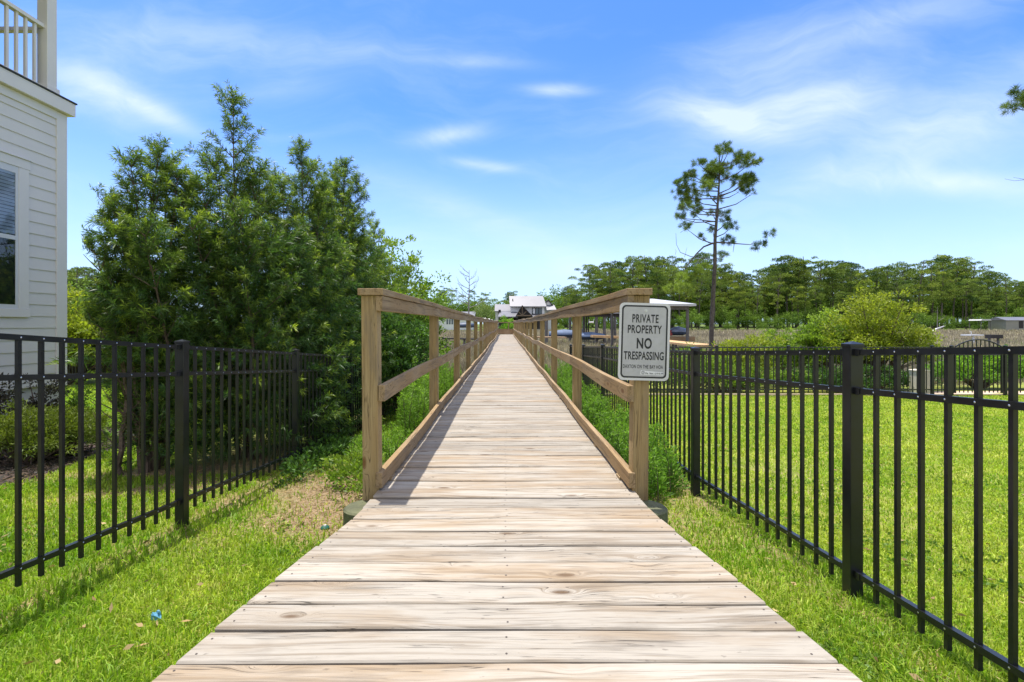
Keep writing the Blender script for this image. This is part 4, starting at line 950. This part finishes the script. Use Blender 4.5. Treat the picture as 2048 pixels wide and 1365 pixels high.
# bare dead trees
def dead_tree(label, px, ytop, Yc, rad, seed, forks, name='dead_tree', zoff=0):
    r = random.Random(seed); b0 = at(px, 660, Yc); b0.z = G(b0.x, Yc) - .3; tp = at(px, ytop, Yc); H = tp.z - b0.z
    o = thing(name, label, 'tree', (b0.x, b0.y, b0.z + .3)); m = MB(); K = 8
    T = [b0.lerp(tp, i / K) + Vector((r.uniform(-.1, .1), 0, 0)) * (i > 0) * (rad * 3) for i in range(K + 1)]
    m.tube(T, [rad * (1 - .85 * i / K) for i in range(K + 1)], 8); m.build('trunk', 'dead_wood', o); m = MB()
    def limb(p, d, L, r_, lev):
        q1 = p + d * L * .5 + Vector((r.uniform(-.1, .1), r.uniform(-.1, .1), r.uniform(-.05, .1))) * L; q2 = q1 + (d + Vector((r.uniform(-.3, .3), r.uniform(-.3, .3), r.uniform(0, .5)))).normalized() * L * .5
        m.tube([p, q1, q2], [r_, r_ * .7, r_ * .3], 4)
        if lev > 0:
            for q_ in (q1, q2, p.lerp(q1, .6)):
                dd = (d + Vector((r.uniform(-.9, .9), r.uniform(-.9, .9), r.uniform(-.1, .8)))).normalized(); limb(q_, dd, L * .5, r_ * .5, lev - 1)
    for i in range(forks):
        f = .45 + .55 * i / forks; p = b0.lerp(tp, f); a_ = r.choice((0, math.pi)) + r.uniform(-.7, .7); limb(p, Vector((math.cos(a_), math.sin(a_), r.uniform(.2, .8))).normalized(), H * .26 * (1.25 - f * .8), rad * .35, 2)
    m.build('branch', 'dead_wood', o); return o
dead_tree('bare dead grey tree standing above the left handrail', 938, 541, 80, .17, 4, 12)
dead_tree('bare twiggy dead tree top rising over the bright green bushes', 790, 514, 34, .06, 8, 12)
dead_tree('second bare twiggy tree top, right of the first over the green bushes', 803, 520, 35, .055, 12, 10)
dead_tree('thin grey dead snag at the marsh edge right of the yellow green bush', 1875, 614, 105, .13, 6, 2)

# ------------------------------------------------------------------ grass and reeds
def scatter(n, x0, x1, y0, y1, dens):
    P = np.empty((0, 2))
    while len(P) < n:
        q_ = np.stack([rng.uniform(x0, x1, 400000), rng.uniform(y0, y1, 400000)], 1); d_ = dens(q_[:, 0], q_[:, 1]); q_ = q_[rng.random(len(q_)) < d_]; P = np.concatenate([P, q_])
    return P[:n]
HWV = np.vectorize(hw)
def lawn_d(x, y):
    d_ = np.clip((1.7 / np.maximum(y, 1.0)) ** 1.7, 0, 1); ok = (np.abs(x) > np.interp(y, [0, .6, 1.31, 2.14, 2.62], [1.04, 1.01, .95, .81, .74]) + .01) & (np.abs(x) < 1.12 * y + .8)
    ok &= ~((x > 1.75) & (y > 12.3)) & (bed(x, y) < .5) & ~((x > -1.0) & (x < 1.0) & (y > 2.7)) & ~((x < HX + .1) & (y < HY)) & ~((x < -2.4) & (x > -3.9) & (y > 4.9) & (y < 11))
    patchy = .62 + .38 * wob(x * .9 + 3, y * .9, .8)
    return d_ * ok * (1 - .86 * np.clip(dirt(x, y) * 1.35, 0, 1)) * np.where(y < 6, patchy + .25, 1)
P = scatter(430000, -14, 14, .9, 20, lawn_d); n = len(P); x, y = P.T
P3 = np.stack([x, y, gnd(x, y) - .004], 1)
dry = np.clip(.30 + .28 * wob(x * 1.3, y * 1.3) + .22 * wob(x * .35 + 2, y * .35) + .24 * (x > 1.75) * np.clip(y / 5, .3, 1) + rng.normal(0, .2, n), 0, 1)
long_ = np.clip(bump2(x, y, -2.2, 2.6, .2, 3) + .8 * bump2(x, y, 1.66, 2.4, .15, 3), 0, 1)
H = rng.uniform(.02, .058, n) * (1 + .45 * long_) * np.clip(1 - .25 * (x > 1.75), .6, 1) * np.clip(.85 + .05 * y, .9, 1.3); Wd = .0028 + .00135 * y
o = blades('lawn_grass', P3, H, Wd * rng.uniform(.7, 1.3, n), dry, 'grass_blade', lean=.75); tag(o, 'short green lawn grass on both sides of the boardwalk', 'grass', kind='stuff')
# broad leaved weeds and fallen leaves in the lawn
P = scatter(1300, -6, 9, 1.0, 12, lambda x, y: lawn_d(x, y) * (wob(x * .7 + 1, y * .7) > .35)); x, y = P.T; n = len(P)
pc = np.repeat(np.stack([x, y, gnd(x, y) + .012], 1), 6, 0); D = rdir(len(pc)); D[:, 2] = np.abs(D[:, 2]) * .35 + .15; lv = Leaves(); lv.add(pc + D * .006, D, rng.uniform(.015, .038, len(pc)), rng.uniform(.010, .018, len(pc)), rng.random(len(pc)) * .5)
o = lv.build('lawn_weeds', 'bright_leaf', None, droop=.1); tag(o, 'small broad leaved weeds scattered through the lawn', 'weeds', kind='stuff')
P = scatter(420, -6, 7, 1.1, 9, lambda x, y: lawn_d(x, y)); x, y = P.T; n = len(P); D = rdir(n); D[:, 2] *= .15; lv = Leaves(); lv.add(np.stack([x, y, gnd(x, y) + .03], 1), D, rng.uniform(.02, .05, n), rng.uniform(.008, .02, n), rng.random(n))
o = lv.build('fallen_leaves', 'straw', None, droop=0); tag(o, 'dry brown leaves fallen on the lawn', 'fallen leaves', kind='stuff')
# straw and dead clippings on bare soil
def straw_d(x, y): return np.clip(dirt(x, y) * 1.2, 0, 1) * (np.abs(x) > .9) * np.clip((3.2 / np.maximum(y, 1)) ** 1.2, 0, 1)
P = scatter(34000, -6, 2.2, 1.5, 9, straw_d); x, y = P.T; n = len(P)
lv = Leaves(); D = rdir(n); D[:, 2] *= .12; lv.add(np.stack([x, y, gnd(x, y) + .004], 1), D, rng.uniform(.02, .07, n), .0035, rng.random(n)); o = lv.build('pine_straw', 'straw', None, droop=0); tag(o, 'scattered brown straw over the bare sandy soil', 'straw', kind='stuff')
# mulch chips
P = scatter(9000, -7.1, -4.4, 3.0, 8, lambda x, y: bed(x, y)); x, y = P.T; n = len(P)
lv = Leaves(); D = rdir(n); D[:, 2] *= .2; lv.add(np.stack([x, y, gnd(x, y) + .006], 1), D, rng.uniform(.03, .06, n), .018, rng.random(n) * .4); o = lv.build('mulch', 'purple_leaf', None, droop=0); tag(o, 'dark bark mulch in the bed beside the house', 'mulch', kind='stuff')
# reeds
u = rng.uniform(-1.2, 1.2, 330000); Yv = 15.5 * np.exp(rng.uniform(0, math.log(108 / 15.5), 330000)); x = u * Yv
ok = (rng.random(len(x)) < marsh(x, Yv)) & ~((np.abs(x) < 1.0) & (Yv < 49)); x, Yv = x[ok], Yv[ok]; n = len(x)
ptc = wob(x * .06, Yv * .05) + .5 * wob(x * .25, Yv * .2)
H = rng.uniform(.30, .72, n) * (1 + .2 * ptc) * np.where(Yv < 30, .9, 1.05); o = blades('marsh_reeds', np.stack([x, Yv, gnd(x, Yv) - .02], 1), H, .006 + .0011 * Yv, np.clip(.45 + .35 * ptc + rng.normal(0, .25, n), 0, 1), 'reed', lean=.28)
tag(o, 'brown grey marsh reeds between the yards and the far trees', 'reeds', kind='stuff')
u = rng.uniform(-1.2, 1.2, 30000); Yv = rng.uniform(15.5, 60, 30000); x = u * Yv; ok = (marsh(x, Yv) > .2) & (wob(x * .2 + 5, Yv * .2) > .2) & (np.abs(x) > 1.1); x, Yv = x[ok], Yv[ok]; n = len(x)
o = blades('marsh_herbs', np.stack([x, Yv, gnd(x, Yv) - .02], 1), rng.uniform(.3, .75, n), .008 + .0012 * Yv, rng.uniform(.1, .8, n), 'bright_leaf', lean=.3); tag(o, 'green herbs growing in patches through the marsh reeds', 'marsh plants', kind='stuff')

# ------------------------------------------------------------------ small things near the walk
m = MB(); zz_ = G(-1.3, 5.7) + .035; m.prism([(-1.42, 5.28, zz_), (-1.10, 5.32, zz_), (-1.06, 6.15, zz_ + .01), (-1.38, 6.12, zz_ + .01)], (0, 0, -.035)); o = m.build('loose_plank', 'plank_wood', bevel=.004); tag(o, 'grey weathered board lying on the soil left of the boardwalk', 'plank')
sp = thing('sprinkler_cap', 'small round dark green sprinkler cap on the soil by the left piling', 'sprinkler', (-1.257, 3.43, G(-1.257, 3.43)))
m = MB(); c = Vector((-1.257, 3.43, G(-1.257, 3.43))); m.tube([c - Vector((0, 0, .03)), c + Vector((0, 0, .014)), c + Vector((0, 0, .022))], [.03, .03, .022], 20); m.build('cap', 'green_plastic', sp)
m = MB(); m.tube([c + Vector((0, 0, .022)), c + Vector((0, 0, .03))], [.011, .009], 10); m.build('nozzle', 'sign_edge', sp)
m = MB(); c = Vector((-1.51, 2.13, G(-1.51, 2.13) + .03)); rr = random.Random(2)
vs_ = []; NU, NV = 9, 7
for i in range(NU):
    for j in range(NV):
        th = math.pi * (j + .5) / NV; ph = 2 * math.pi * i / NU; r_ = .017 * (1 + rr.uniform(-.45, .5)); vs_.append(c + Vector((r_ * math.sin(th) * math.cos(ph), r_ * math.sin(th) * math.sin(ph) * .8, r_ * 1.1 * math.cos(th))))
m.add(vs_, [(i * NV + j, ((i + 1) % NU) * NV + j, ((i + 1) % NU) * NV + j + 1, i * NV + j + 1) for i in range(NU) for j in range(NV - 1)]); o = m.build('litter', 'blue_film'); tag(o, 'crumpled pale blue plastic wrapper lying in the left grass', 'litter')

# left yard things
lp = at(240, 612, 24); m = MB(); m.tube([(lp.x, 24, G(lp.x, 24) - .2), (lp.x, 24, lp.z)], [.13, .12], 12); po = thing('timber_pole', 'grey timber pole with a pale cap behind the left yard', 'pole', (lp.x, 24, G(lp.x, 24)))
m.build('shaft', 'old_piling', po); m = MB(); m.tube([(lp.x, 24, lp.z), (lp.x, 24, lp.z + .06)], [.14, .10], 12); m.build('cap', 'white_paint', po)
bc = thing('slatted_bench', 'dark slatted wooden bench by the back fence of the left yard', 'bench', (-18.2, 21.0, G(-18.2, 21)))
z0 = G(-18.2, 21); m = MB()
for i in range(5): m.box(-18.9, -17.4, 21.22 + i * .01, 21.25 + i * .01, z0 + .50 + i * .13, z0 + .59 + i * .13)
m.build('backrest', 'dark_timber', bc); m = MB()
for i in range(4): m.box(-18.9, -17.4, 20.72 + i * .12, 20.82 + i * .12, z0 + .42, z0 + .45)
m.build('seat', 'dark_timber', bc)
for x_ in (-18.95, -17.35):
    for y_ in (20.75, 21.25): m = MB(); m.box(x_ - .04, x_ + .04, y_ - .04, y_ + .04, z0 - .05, z0 + (1.15 if y_ > 21 else .62)); m.build('leg', 'dark_timber', bc)

# ------------------------------------------------------------------ marsh docks, boathouses and boats
def quad(Y_, pts): return [at(a, b_, Y_) for a, b_ in pts]
bh = thing('boathouse', 'boathouse with a pale metal roof on tall pilings right of the sign', 'boathouse', (11.5, 38, -1.3))
rx0, rx1, ry0, ry1, ez = 8.6, 13.95, 36, 42, 2.52
m = MB(); rg = 3.05
m.add([(rx0, ry0, ez), (rx1, ry0, ez), (rx1, ry1, ez), (rx0, ry1, ez), (rx0 + 1.6, 39, rg), (rx1 - 2.3, 39, rg)], [(0,1,5,4),(1,2,5),(2,3,4,5),(3,0,4)]); m.box(rx0, rx1, ry0, ry1, ez - .16, ez - .004)
m.build('roof', 'pale_roof', bh)
for x_ in (9.0, 11.2, 13.45):
    for y_ in (36.4, 41.6): m = MB(); m.tube([(x_, y_, -1.6), (x_, y_, ez - .16)], [.13, .11], 10); m.build('piling', 'old_piling', bh)
m = MB(); m.box(9.0, 13.5, 36.3, 36.5, 2.1, 2.36); m.box(9.0, 13.5, 41.5, 41.7, 2.1, 2.36); m.build('beam', 'old_piling', bh)
m = MB(); m.box(9.6, 14.2, 36.9, 38.2, -.02, .10); m.box(9.6, 14.2, 36.86, 36.9, -.25, .10); m.build('deck', 'cross_wood', bh)
def boat(label, c, L, W_, H_, cover, cat='boat', name='boat', rz=0):
    o = thing(name, label, cat, c, rz); prof = [(-.5, .85, .9), (-.3, 1, .95), (0, 1, .98), (.25, .85, 1.02), (.4, .5, 1.1), (.5, .04, 1.2)]
    hull = MB(); sec = []
    for f, w_, h_ in prof:
        hw_ = W_ / 2 * w_; sec += [(f * L, 0, 0 + .12 * (f > .35) * H_), (f * L, hw_ * .75, .18 * H_), (f * L, hw_, H_ * .5 * h_), (f * L, hw_, H_ * .62 * h_), (f * L, -hw_, H_ * .62 * h_), (f * L, -hw_, H_ * .5 * h_), (f * L, -hw_ * .75, .18 * H_)]
    fs = []
    for i in range(len(prof) - 1):
        for j in range(7): a = i * 7 + j; b_ = i * 7 + (j + 1) % 7; fs.append((a, b_, b_ + 7, a + 7))
    fs += [tuple(range(7)), tuple(range(35, 42))[::-1]]; hull.add(sec, fs); hull.build('hull', 'white_paint' if cover == 'white_paint' else 'navy', o, local=True, smooth=False)
    cv = MB(); s2 = []; r = random.Random(int(L * 100))
    for i, (f, w_, h_) in enumerate(prof):
        hw_ = W_ / 2 * w_ + .04; zt = H_ * (.72, 1.0, 1.12, .95, .85, .8)[i] * h_ ** .3
        s2 += [(f * L * 1.01, hw_, H_ * .42), (f * L, hw_, H_ * .66), (f * L, hw_ * .5, zt * .97 + r.uniform(-.03, .03)), (f * L, 0, zt), (f * L, -hw_ * .5, zt * .95), (f * L, -hw_, H_ * .66), (f * L * 1.01, -hw_, H_ * .42)]
    fs = []
    for i in range(len(prof) - 1):
        for j in range(6): a = i * 7 + j; fs.append((a, a + 1, a + 8, a + 7))
    fs += [tuple(range(7))]; cv.add(s2, fs); cv.build('cover', cover, o, local=True, smooth=True)
    m = MB(); m.box(-.5 * L - .35, -.5 * L - .05, -.18, .18, .45 * H_, 1.2 * H_); m.box(-.5 * L - .22, -.5 * L - .1, -.07, .07, -.2 * H_, .45 * H_); m.build('outboard', 'engine_grey', o, local=True, bevel=.05); return o
B1 = at(1128, 677, 52); boat('boat under a blue cover on a lift, left of the second railing post', (B1.x, 52, B1.z), 3.2, 1.6, .85, 'blue_cover', rz=math.pi)
B2 = at(1182, 680, 50); boat('boat with a blue cover and pale bow right of the second railing post', (B2.x, 50, B2.z), 3.0, 1.6, .72, 'blue_cover')
# open lift frame over the boats
lf2 = thing('boat_lift', 'dark timber boat lift frame on pilings over the blue covered boats', 'boat lift', (8.5, 54, -1.3))
for px in (1093, 1140, 1168, 1193, 1209, 1230, 1246):
    q0 = at(px, 634, 50 if px % 2 else 56); m = MB(); m.tube([(q0.x, q0.y, -1.6), (q0.x, q0.y, at(px, 630, q0.y).z)], [.17, .15], 10); m.build('piling', 'old_piling', lf2)
m = MB(); a0, a1 = at(1085, 634, 50), at(1250, 634, 50); m.box(a0.x, a1.x, 49.8, 50.0, a0.z, a0.z + .3); m.box(a0.x, a1.x, 56.0, 56.2, a0.z + .1, a0.z + .4); m.build('beam', 'dark_timber', lf2)
m = MB(); a0, a1 = at(1160, 634, 50), at(1238, 634, 50)
m.add([(a0.x, 49.5, a0.z + .31), (a1.x, 49.5, a0.z + .31), (a1.x, 56.5, a0.z + .31), (a0.x, 56.5, a0.z + .31), (a0.x, 53, a0.z + .95), (a1.x, 53, a0.z + .95)], [(0,1,5,4),(3,2,5,4),(0,4,3),(1,2,5)]); m.build('roof', 'dark_timber', lf2)
for px in (1172, 1176): m = MB(); q0 = at(px, 640, 54); m.box(q0.x, q0.x + .12, 54, 54.1, -.8, q0.z + .5); m.build('ladder_rail', 'dark_timber', lf2)
m = MB(); q0 = at(1178, 645, 49); m.tube([q0, q0 + Vector((.45, 0, 0))], [.07, .07], 8); m.tube([q0 + Vector((.0, 0, .3)), q0, q0 + Vector((0, 0, -.1))], [.02, .02, .02], 6); m.tube([q0 + Vector((.45, 0, .3)), q0 + Vector((.45, 0, -.1))], [.02, .02], 6); m.build('lift_motor', 'white_paint', lf2)
def dock(label, Y_, pxa, pya, pxb, pyb, depth, mt='cross_wood', th=.10, legs=True):
    a, b_ = at(pxa, pya, Y_), at(pxb, pyb, Y_); o = thing('dock', label, 'dock', (a.x, a.y, G(a.x, a.y)))
    m = MB(); m.prism([(a.x, Y_, a.z), (b_.x, Y_, b_.z), (b_.x, Y_ + depth, b_.z), (a.x, Y_ + depth, a.z)], (0, 0, -th)); m.build('deck', mt, o)
    if legs:
        n = max(2, int(abs(b_.x - a.x) / 1.8) + 1)
        for i in range(n): x_ = a.x + (b_.x - a.x) * (i + .2) / n; m = MB(); m.tube([(x_, Y_ + .2, -1.8), (x_, Y_ + .2, a.z - th - .01)], [.09, .09], 8); m.build('piling', 'old_piling', o)
    return o
dock('pale plank dock beside the blue boats behind the right railing', 47, 1186, 671, 1241, 673, 1.4, 'new_wood', .22)
dock('grey dock platform seen between the right railing posts under the farmhouse', 45, 1066, 674, 1134, 675, 2.2)
dock('dark narrow dock crossing the marsh seen through the left railing', 40, 884, 676, 958, 678, .8, 'dark_timber')
dock('grey dock under the boathouse right of the sign', 39, 1290, 674, 1373, 674, 2.0, 'cross_wood', .25)
wk = thing('plank_walkway', 'pale orange plank walkway leading right behind the sign', 'walkway', (9, 30, -1.2))
a, b_ = at(1290, 677, 36), at(1412, 690, 27.5); m = MB(); m.prism([(a.x - .6, a.y, a.z), (b_.x - .6, b_.y, b_.z), (b_.x + .6, b_.y, b_.z), (a.x + .6, a.y, a.z)], (0, 0, -.12)); m.build('deck', 'new_wood', wk)
for f in (.1, .4, .7, .98):
    c = a.lerp(b_, f)
    for s_ in (-.5, .5): m = MB(); m.tube([(c.x + s_, c.y, -1.8), (c.x + s_, c.y, c.z - .125)], [.08, .08], 8); m.build('piling', 'old_piling', wk)
q0 = at(1360, 672, 37.2); js = boat('dark blue grey jet ski parked under the boathouse roof', (q0.x, q0.y + .3, q0.z + .02), 1.3, .8, .62, 'engine_grey', 'jet ski', 'jet_ski')
q0 = at(1342, 672, 37.2); rc = thing('fuel_can', 'dark red fuel can standing on the boathouse dock', 'fuel can', (q0.x, q0.y, q0.z)); m = MB(); m.box(q0.x - .18, q0.x + .12, q0.y, q0.y + .2, q0.z, q0.z + .42); m.build('body', 'red_paint', rc, bevel=.04); m = MB(); m.tube([(q0.x - .1, q0.y + .1, q0.z + .42), (q0.x - .1, q0.y + .1, q0.z + .5)], [.04, .03], 8); m.build('spout', 'dark_timber', rc)
# grey post with arm, small white platform, dark board
q0 = at(1863, 680, 42); ar = thing('hoist_post', 'grey post with a slanting arm standing in the marsh', 'hoist', (q0.x, 42, -1.3))
m = MB(); t0 = at(1863, 664, 42); m.tube([(q0.x, 42, -1.6), t0], [.13, .12], 10); m.build('post', 'old_piling', ar); m = MB(); e = at(1888, 653, 42); m.tube([t0, t0.lerp(e, .4) + Vector((0, 0, .05)), e], [.08, .07, .05], 8); m.build('arm', 'steel', ar)
q0 = at(1955, 672, 46); dk = thing('floating_platform', 'small white platform in the marsh above the arched gate', 'platform', (q0.x, 46, q0.z)); m = MB(); m.box(q0.x - .65, q0.x + .6, 46, 47, q0.z, q0.z + .12); m.build('deck', 'white_paint', dk); m = MB(); m.tube([(q0.x - .3, 46.3, q0.z + .1), (q0.x - .3, 46.3, q0.z + .4), (q0.x - .45, 46.3, q0.z + .45)], [.03, .03, .03], 6); m.tube([(q0.x - .1, 46.3, -1.6), (q0.x - .1, 46.3, q0.z)], [.09, .09], 8); m.build('post', 'white_paint', dk)
q0 = at(1994, 675, 44); m = MB(); m.box(q0.x - .5, q0.x + .55, 44, 44.6, q0.z - .1, q0.z + .22); o = thing('low_dock', 'short dark dock stub in the marsh near the right edge', 'dock', (q0.x, 44, q0.z)); m.build('deck', 'dark_timber', o)
m = MB()
for d_ in (-.4, .4): m.tube([(q0.x + d_, 44.3, -1.6), (q0.x + d_, 44.3, q0.z - .1)], [.09, .09], 8)
m.build('piling', 'old_piling', o)
# far right sheds
q0 = at(2012, 657, 108); sh = thing('shed', 'low pale shed among the pines at the far right', 'shed', (q0.x, 108, q0.z)); m = MB(); m.box(q0.x, q0.x + 7, 108, 112, q0.z - 1, q0.z + 1.75); m.build('wall', 'shed_wall', sh)
m = MB(); m.prism([(q0.x - .3, 107.7, q0.z + 1.75), (q0.x - .3, 112.3, q0.z + 1.75), (q0.x - .3, 110, q0.z + 2.5)], (7.6, 0, 0)); m.build('roof', 'metal_roof', sh)
m = MB(); m.box(q0.x + 2.8, q0.x + 3.8, 107.97, 107.99, q0.z, q0.z + 1.6); m.build('door', 'dark_timber', sh)
q0 = at(1962, 657, 109); cp = thing('carport', 'small open carport with a light roof among the far right pines', 'carport', (q0.x, 109, q0.z)); m = MB(); m.prism([(q0.x, 109, q0.z + 1.7), (q0.x + 2.4, 109, q0.z + 1.7), (q0.x + 2.1, 109, q0.z + 2.0), (q0.x + .3, 109, q0.z + 2.0)], (0, 3, 0)); m.build('roof', 'pale_roof', cp)
for x_ in (.1, 2.2):
    for y_ in (109.1, 111.8): m = MB(); m.box(q0.x + x_, q0.x + x_ + .12, y_, y_ + .12, q0.z - 1, q0.z + 1.7); m.build('post', 'old_piling', cp)

# ------------------------------------------------------------------ farmhouse at the end of the view
FY = 110.0
def F(px, py, Y_=FY): return at(px, py, Y_)
fh = thing('farmhouse', 'white farmhouse with grey metal roofs and dark timber gable beyond the boardwalk end', 'house', tuple(F(1050, 655)))
zb = -1.0
def wallbox(pa, pb, py, Y0, Y1, nm='wall', mt='white_paint'):
    a, b_ = F(pa, py, Y0), F(pb, py, Y0); m = MB(); m.box(a.x, b_.x, Y0, Y1, zb, a.z); return m.build(nm, mt, fh)
wallbox(1022, 1089, 612.5, 112, 118); wallbox(991, 1023, 620, 113, 118.5); wallbox(1088, 1110, 619.5, 113, 119)
def roof(pts, d=.18, mt='metal_roof'): m = MB(); m.prism(pts, (0, 0, -d)); return m.build('roof', mt, fh)
def slope(pa, pb, pya, pca, pcb, pyr, Ye, Yr): return [F(pa, pya, Ye), F(pb, pya, Ye), F(pcb, pyr, Yr), F(pca, pyr, Yr)]
roof(slope(1020, 1093, 613, 1018, 1086, 592.5, 111.3, 115)); roof([F(1018, 592.5, 115.01), F(1086, 592.5, 115.01), F(1092, 611, 119), F(1022, 611, 119)])
roof(slope(989, 1024, 622.5, 990, 1021, 609, 112.4, 115.5)); roof([F(990, 609, 115.51), F(1021, 609, 115.51), F(1024, 619, 119), F(991, 619, 119)])
roof(slope(996, 1036, 633.5, 1000, 1033, 623, 109, 112.3)); roof(slope(1060, 1092, 634.5, 1062, 1092, 629, 109.3, 112.0))
a = F(1088, 605, 112.6); m = MB(); m.prism([F(1090, 606, 112.9), F(1097, 600.5, 112.9), F(1112, 619, 112.9), F(1090, 619.3, 112.9)], (0, 6, 0)); m.build('gable', 'white_paint', fh)
m = MB(); m.prism([F(1089, 607, 112.6), F(1097, 599.5, 112.6), F(1114, 620, 112.6), F(1111, 620, 112.6), F(1097, 602, 112.6), F(1090, 608, 112.6)], (0, 6.5, 0)); m.build('roof', 'dark_timber', fh)
roof([F(1091, 620.5, 111.6), F(1113, 619.5, 111.6), F(1108, 610, 112.85), F(1091, 610, 112.85)])
m = MB(); m.prism([F(1032, 634, 109.0), F(1044.5, 612.5, 109.0), F(1064, 634, 109.0)], (0, 3.0, 0)); m.build('entry_gable', 'dark_timber', fh)
m = MB(); m.prism([F(1031, 633, 108.6), F(1044.5, 610.5, 108.6), F(1066, 633.5, 108.6), F(1063.6, 633.5, 108.6), F(1044.5, 613.2, 108.6), F(1033, 633, 108.6)], (0, 4.2, 0)); m.build('gable_roof', 'dark_timber', fh)
m = MB(); c = F(1044.5, 631, 108.5)
for e in (F(1044.5, 614, 108.5), F(1036.5, 623.5, 108.5), F(1052.5, 623.5, 108.5)): m.bar(c, e, .12, .14)
m.bar(F(1033, 631.5, 108.5), F(1062, 631.5, 108.5), .12, .22); m.build('truss', 'truss_timber', fh)
m = MB(); a, b_ = F(1064, 616, 111.95), F(1084, 629.5, 111.95); m.box(a.x, b_.x, 111.9, 111.95, b_.z, a.z); wi = m.build('window', 'dark_timber', fh)
m = MB(); w3 = (b_.x - a.x) / 3
for i in range(3): m.box(a.x + i * w3 + .08, a.x + (i + 1) * w3 - .08, 111.86, 111.89, b_.z + .12, a.z - .12)
o = m.build('pane', 'far_glass', fh); o.parent = wi
m = MB(); a, b_ = F(1066, 617.5, 111.8), F(1070, 628, 111.8); m.box(a.x, b_.x, 111.82, 111.85, b_.z, a.z); o = m.build('curtain', 'white_paint', fh); o.parent = wi
m = MB(); a, b_ = F(997, 620, 112.1), F(1001.5, 626.5, 112.1); m.box(a.x, b_.x, 111.5, 113.0, b_.z - .3, a.z); m.build('chimney', 'dark_timber', fh)
m = MB(); a = F(1025.5, 603, 113.2); m.box(a.x - .1, a.x + .1, 113.1, 113.3, a.z - .5, a.z + .55); m.build('vent_pipe', 'dark_timber', fh)
m = MB(); a, b_ = F(998, 634, 111.9), F(1090, 650, 111.9); m.box(a.x, b_.x, 111.85, 111.98, b_.z - 1, a.z); m.build('porch_wall', 'dark_timber', fh)
for px in (998, 1010, 1022, 1034, 1048, 1062, 1078, 1090): m = MB(); a = F(px, 634, 109.4); m.box(a.x - .13, a.x + .13, 109.3, 109.6, zb, a.z); m.build('porch_post', 'dark_timber', fh)
for px in (1017, 1085): m = MB(); a, b_ = F(px, 637, 111.8), F(px + 5, 648, 111.8); m.box(a.x, b_.x, 111.78, 111.83, b_.z, a.z); m.build('door', 'white_paint', fh)
m = MB(); a, b_ = F(1093, 624, 112.9), F(1108, 640, 112.9); m.box(a.x, b_.x, 112.88, 112.96, b_.z, a.z); m.build('window', 'far_glass', fh)
# white waterside house on the left
wh = thing('waterside_house', 'long low white house with blue grey windows behind the left railing', 'house', tuple(at(880, 656, 118)))
a, b_ = at(838, 637, 118), at(946, 637, 118); m = MB(); m.box(a.x, b_.x, 118, 126, -1, a.z); m.build('wall', 'white_paint', wh)
m = MB(); m.prism([(a.x - .4, 117.5, a.z), (a.x - .4, 126.5, a.z), (a.x - .4, 122, a.z + 1.7)], (b_.x - a.x + .8, 0, 0)); m.build('roof', 'metal_roof', wh)
for px in (844, 850, 858, 863, 868, 893, 898, 903, 912): m = MB(); c, d_ = at(px, 639, 117.95), at(px + 3.2, 649, 117.95); m.box(c.x, d_.x, 117.93, 117.98, d_.z, c.z); m.build('window', 'far_glass', wh)
q0 = at(932, 657, 100); boat('upturned dark blue boat hull on the grass by the white house', (q0.x, 100, q0.z + .1), 4.2, 1.8, 1.0, 'navy')
# young bright tree at the end of the walk
bush('young_tree', 'small bright green tree beyond the far end of the boardwalk', 'tree', ((1014 - VX) * 60 / FPX, 60, G(0, 60)), (1.05, 1.0, 3.0), 200, .22, 'fern_leaf', per=24, cl=.34, tinthi=.9)
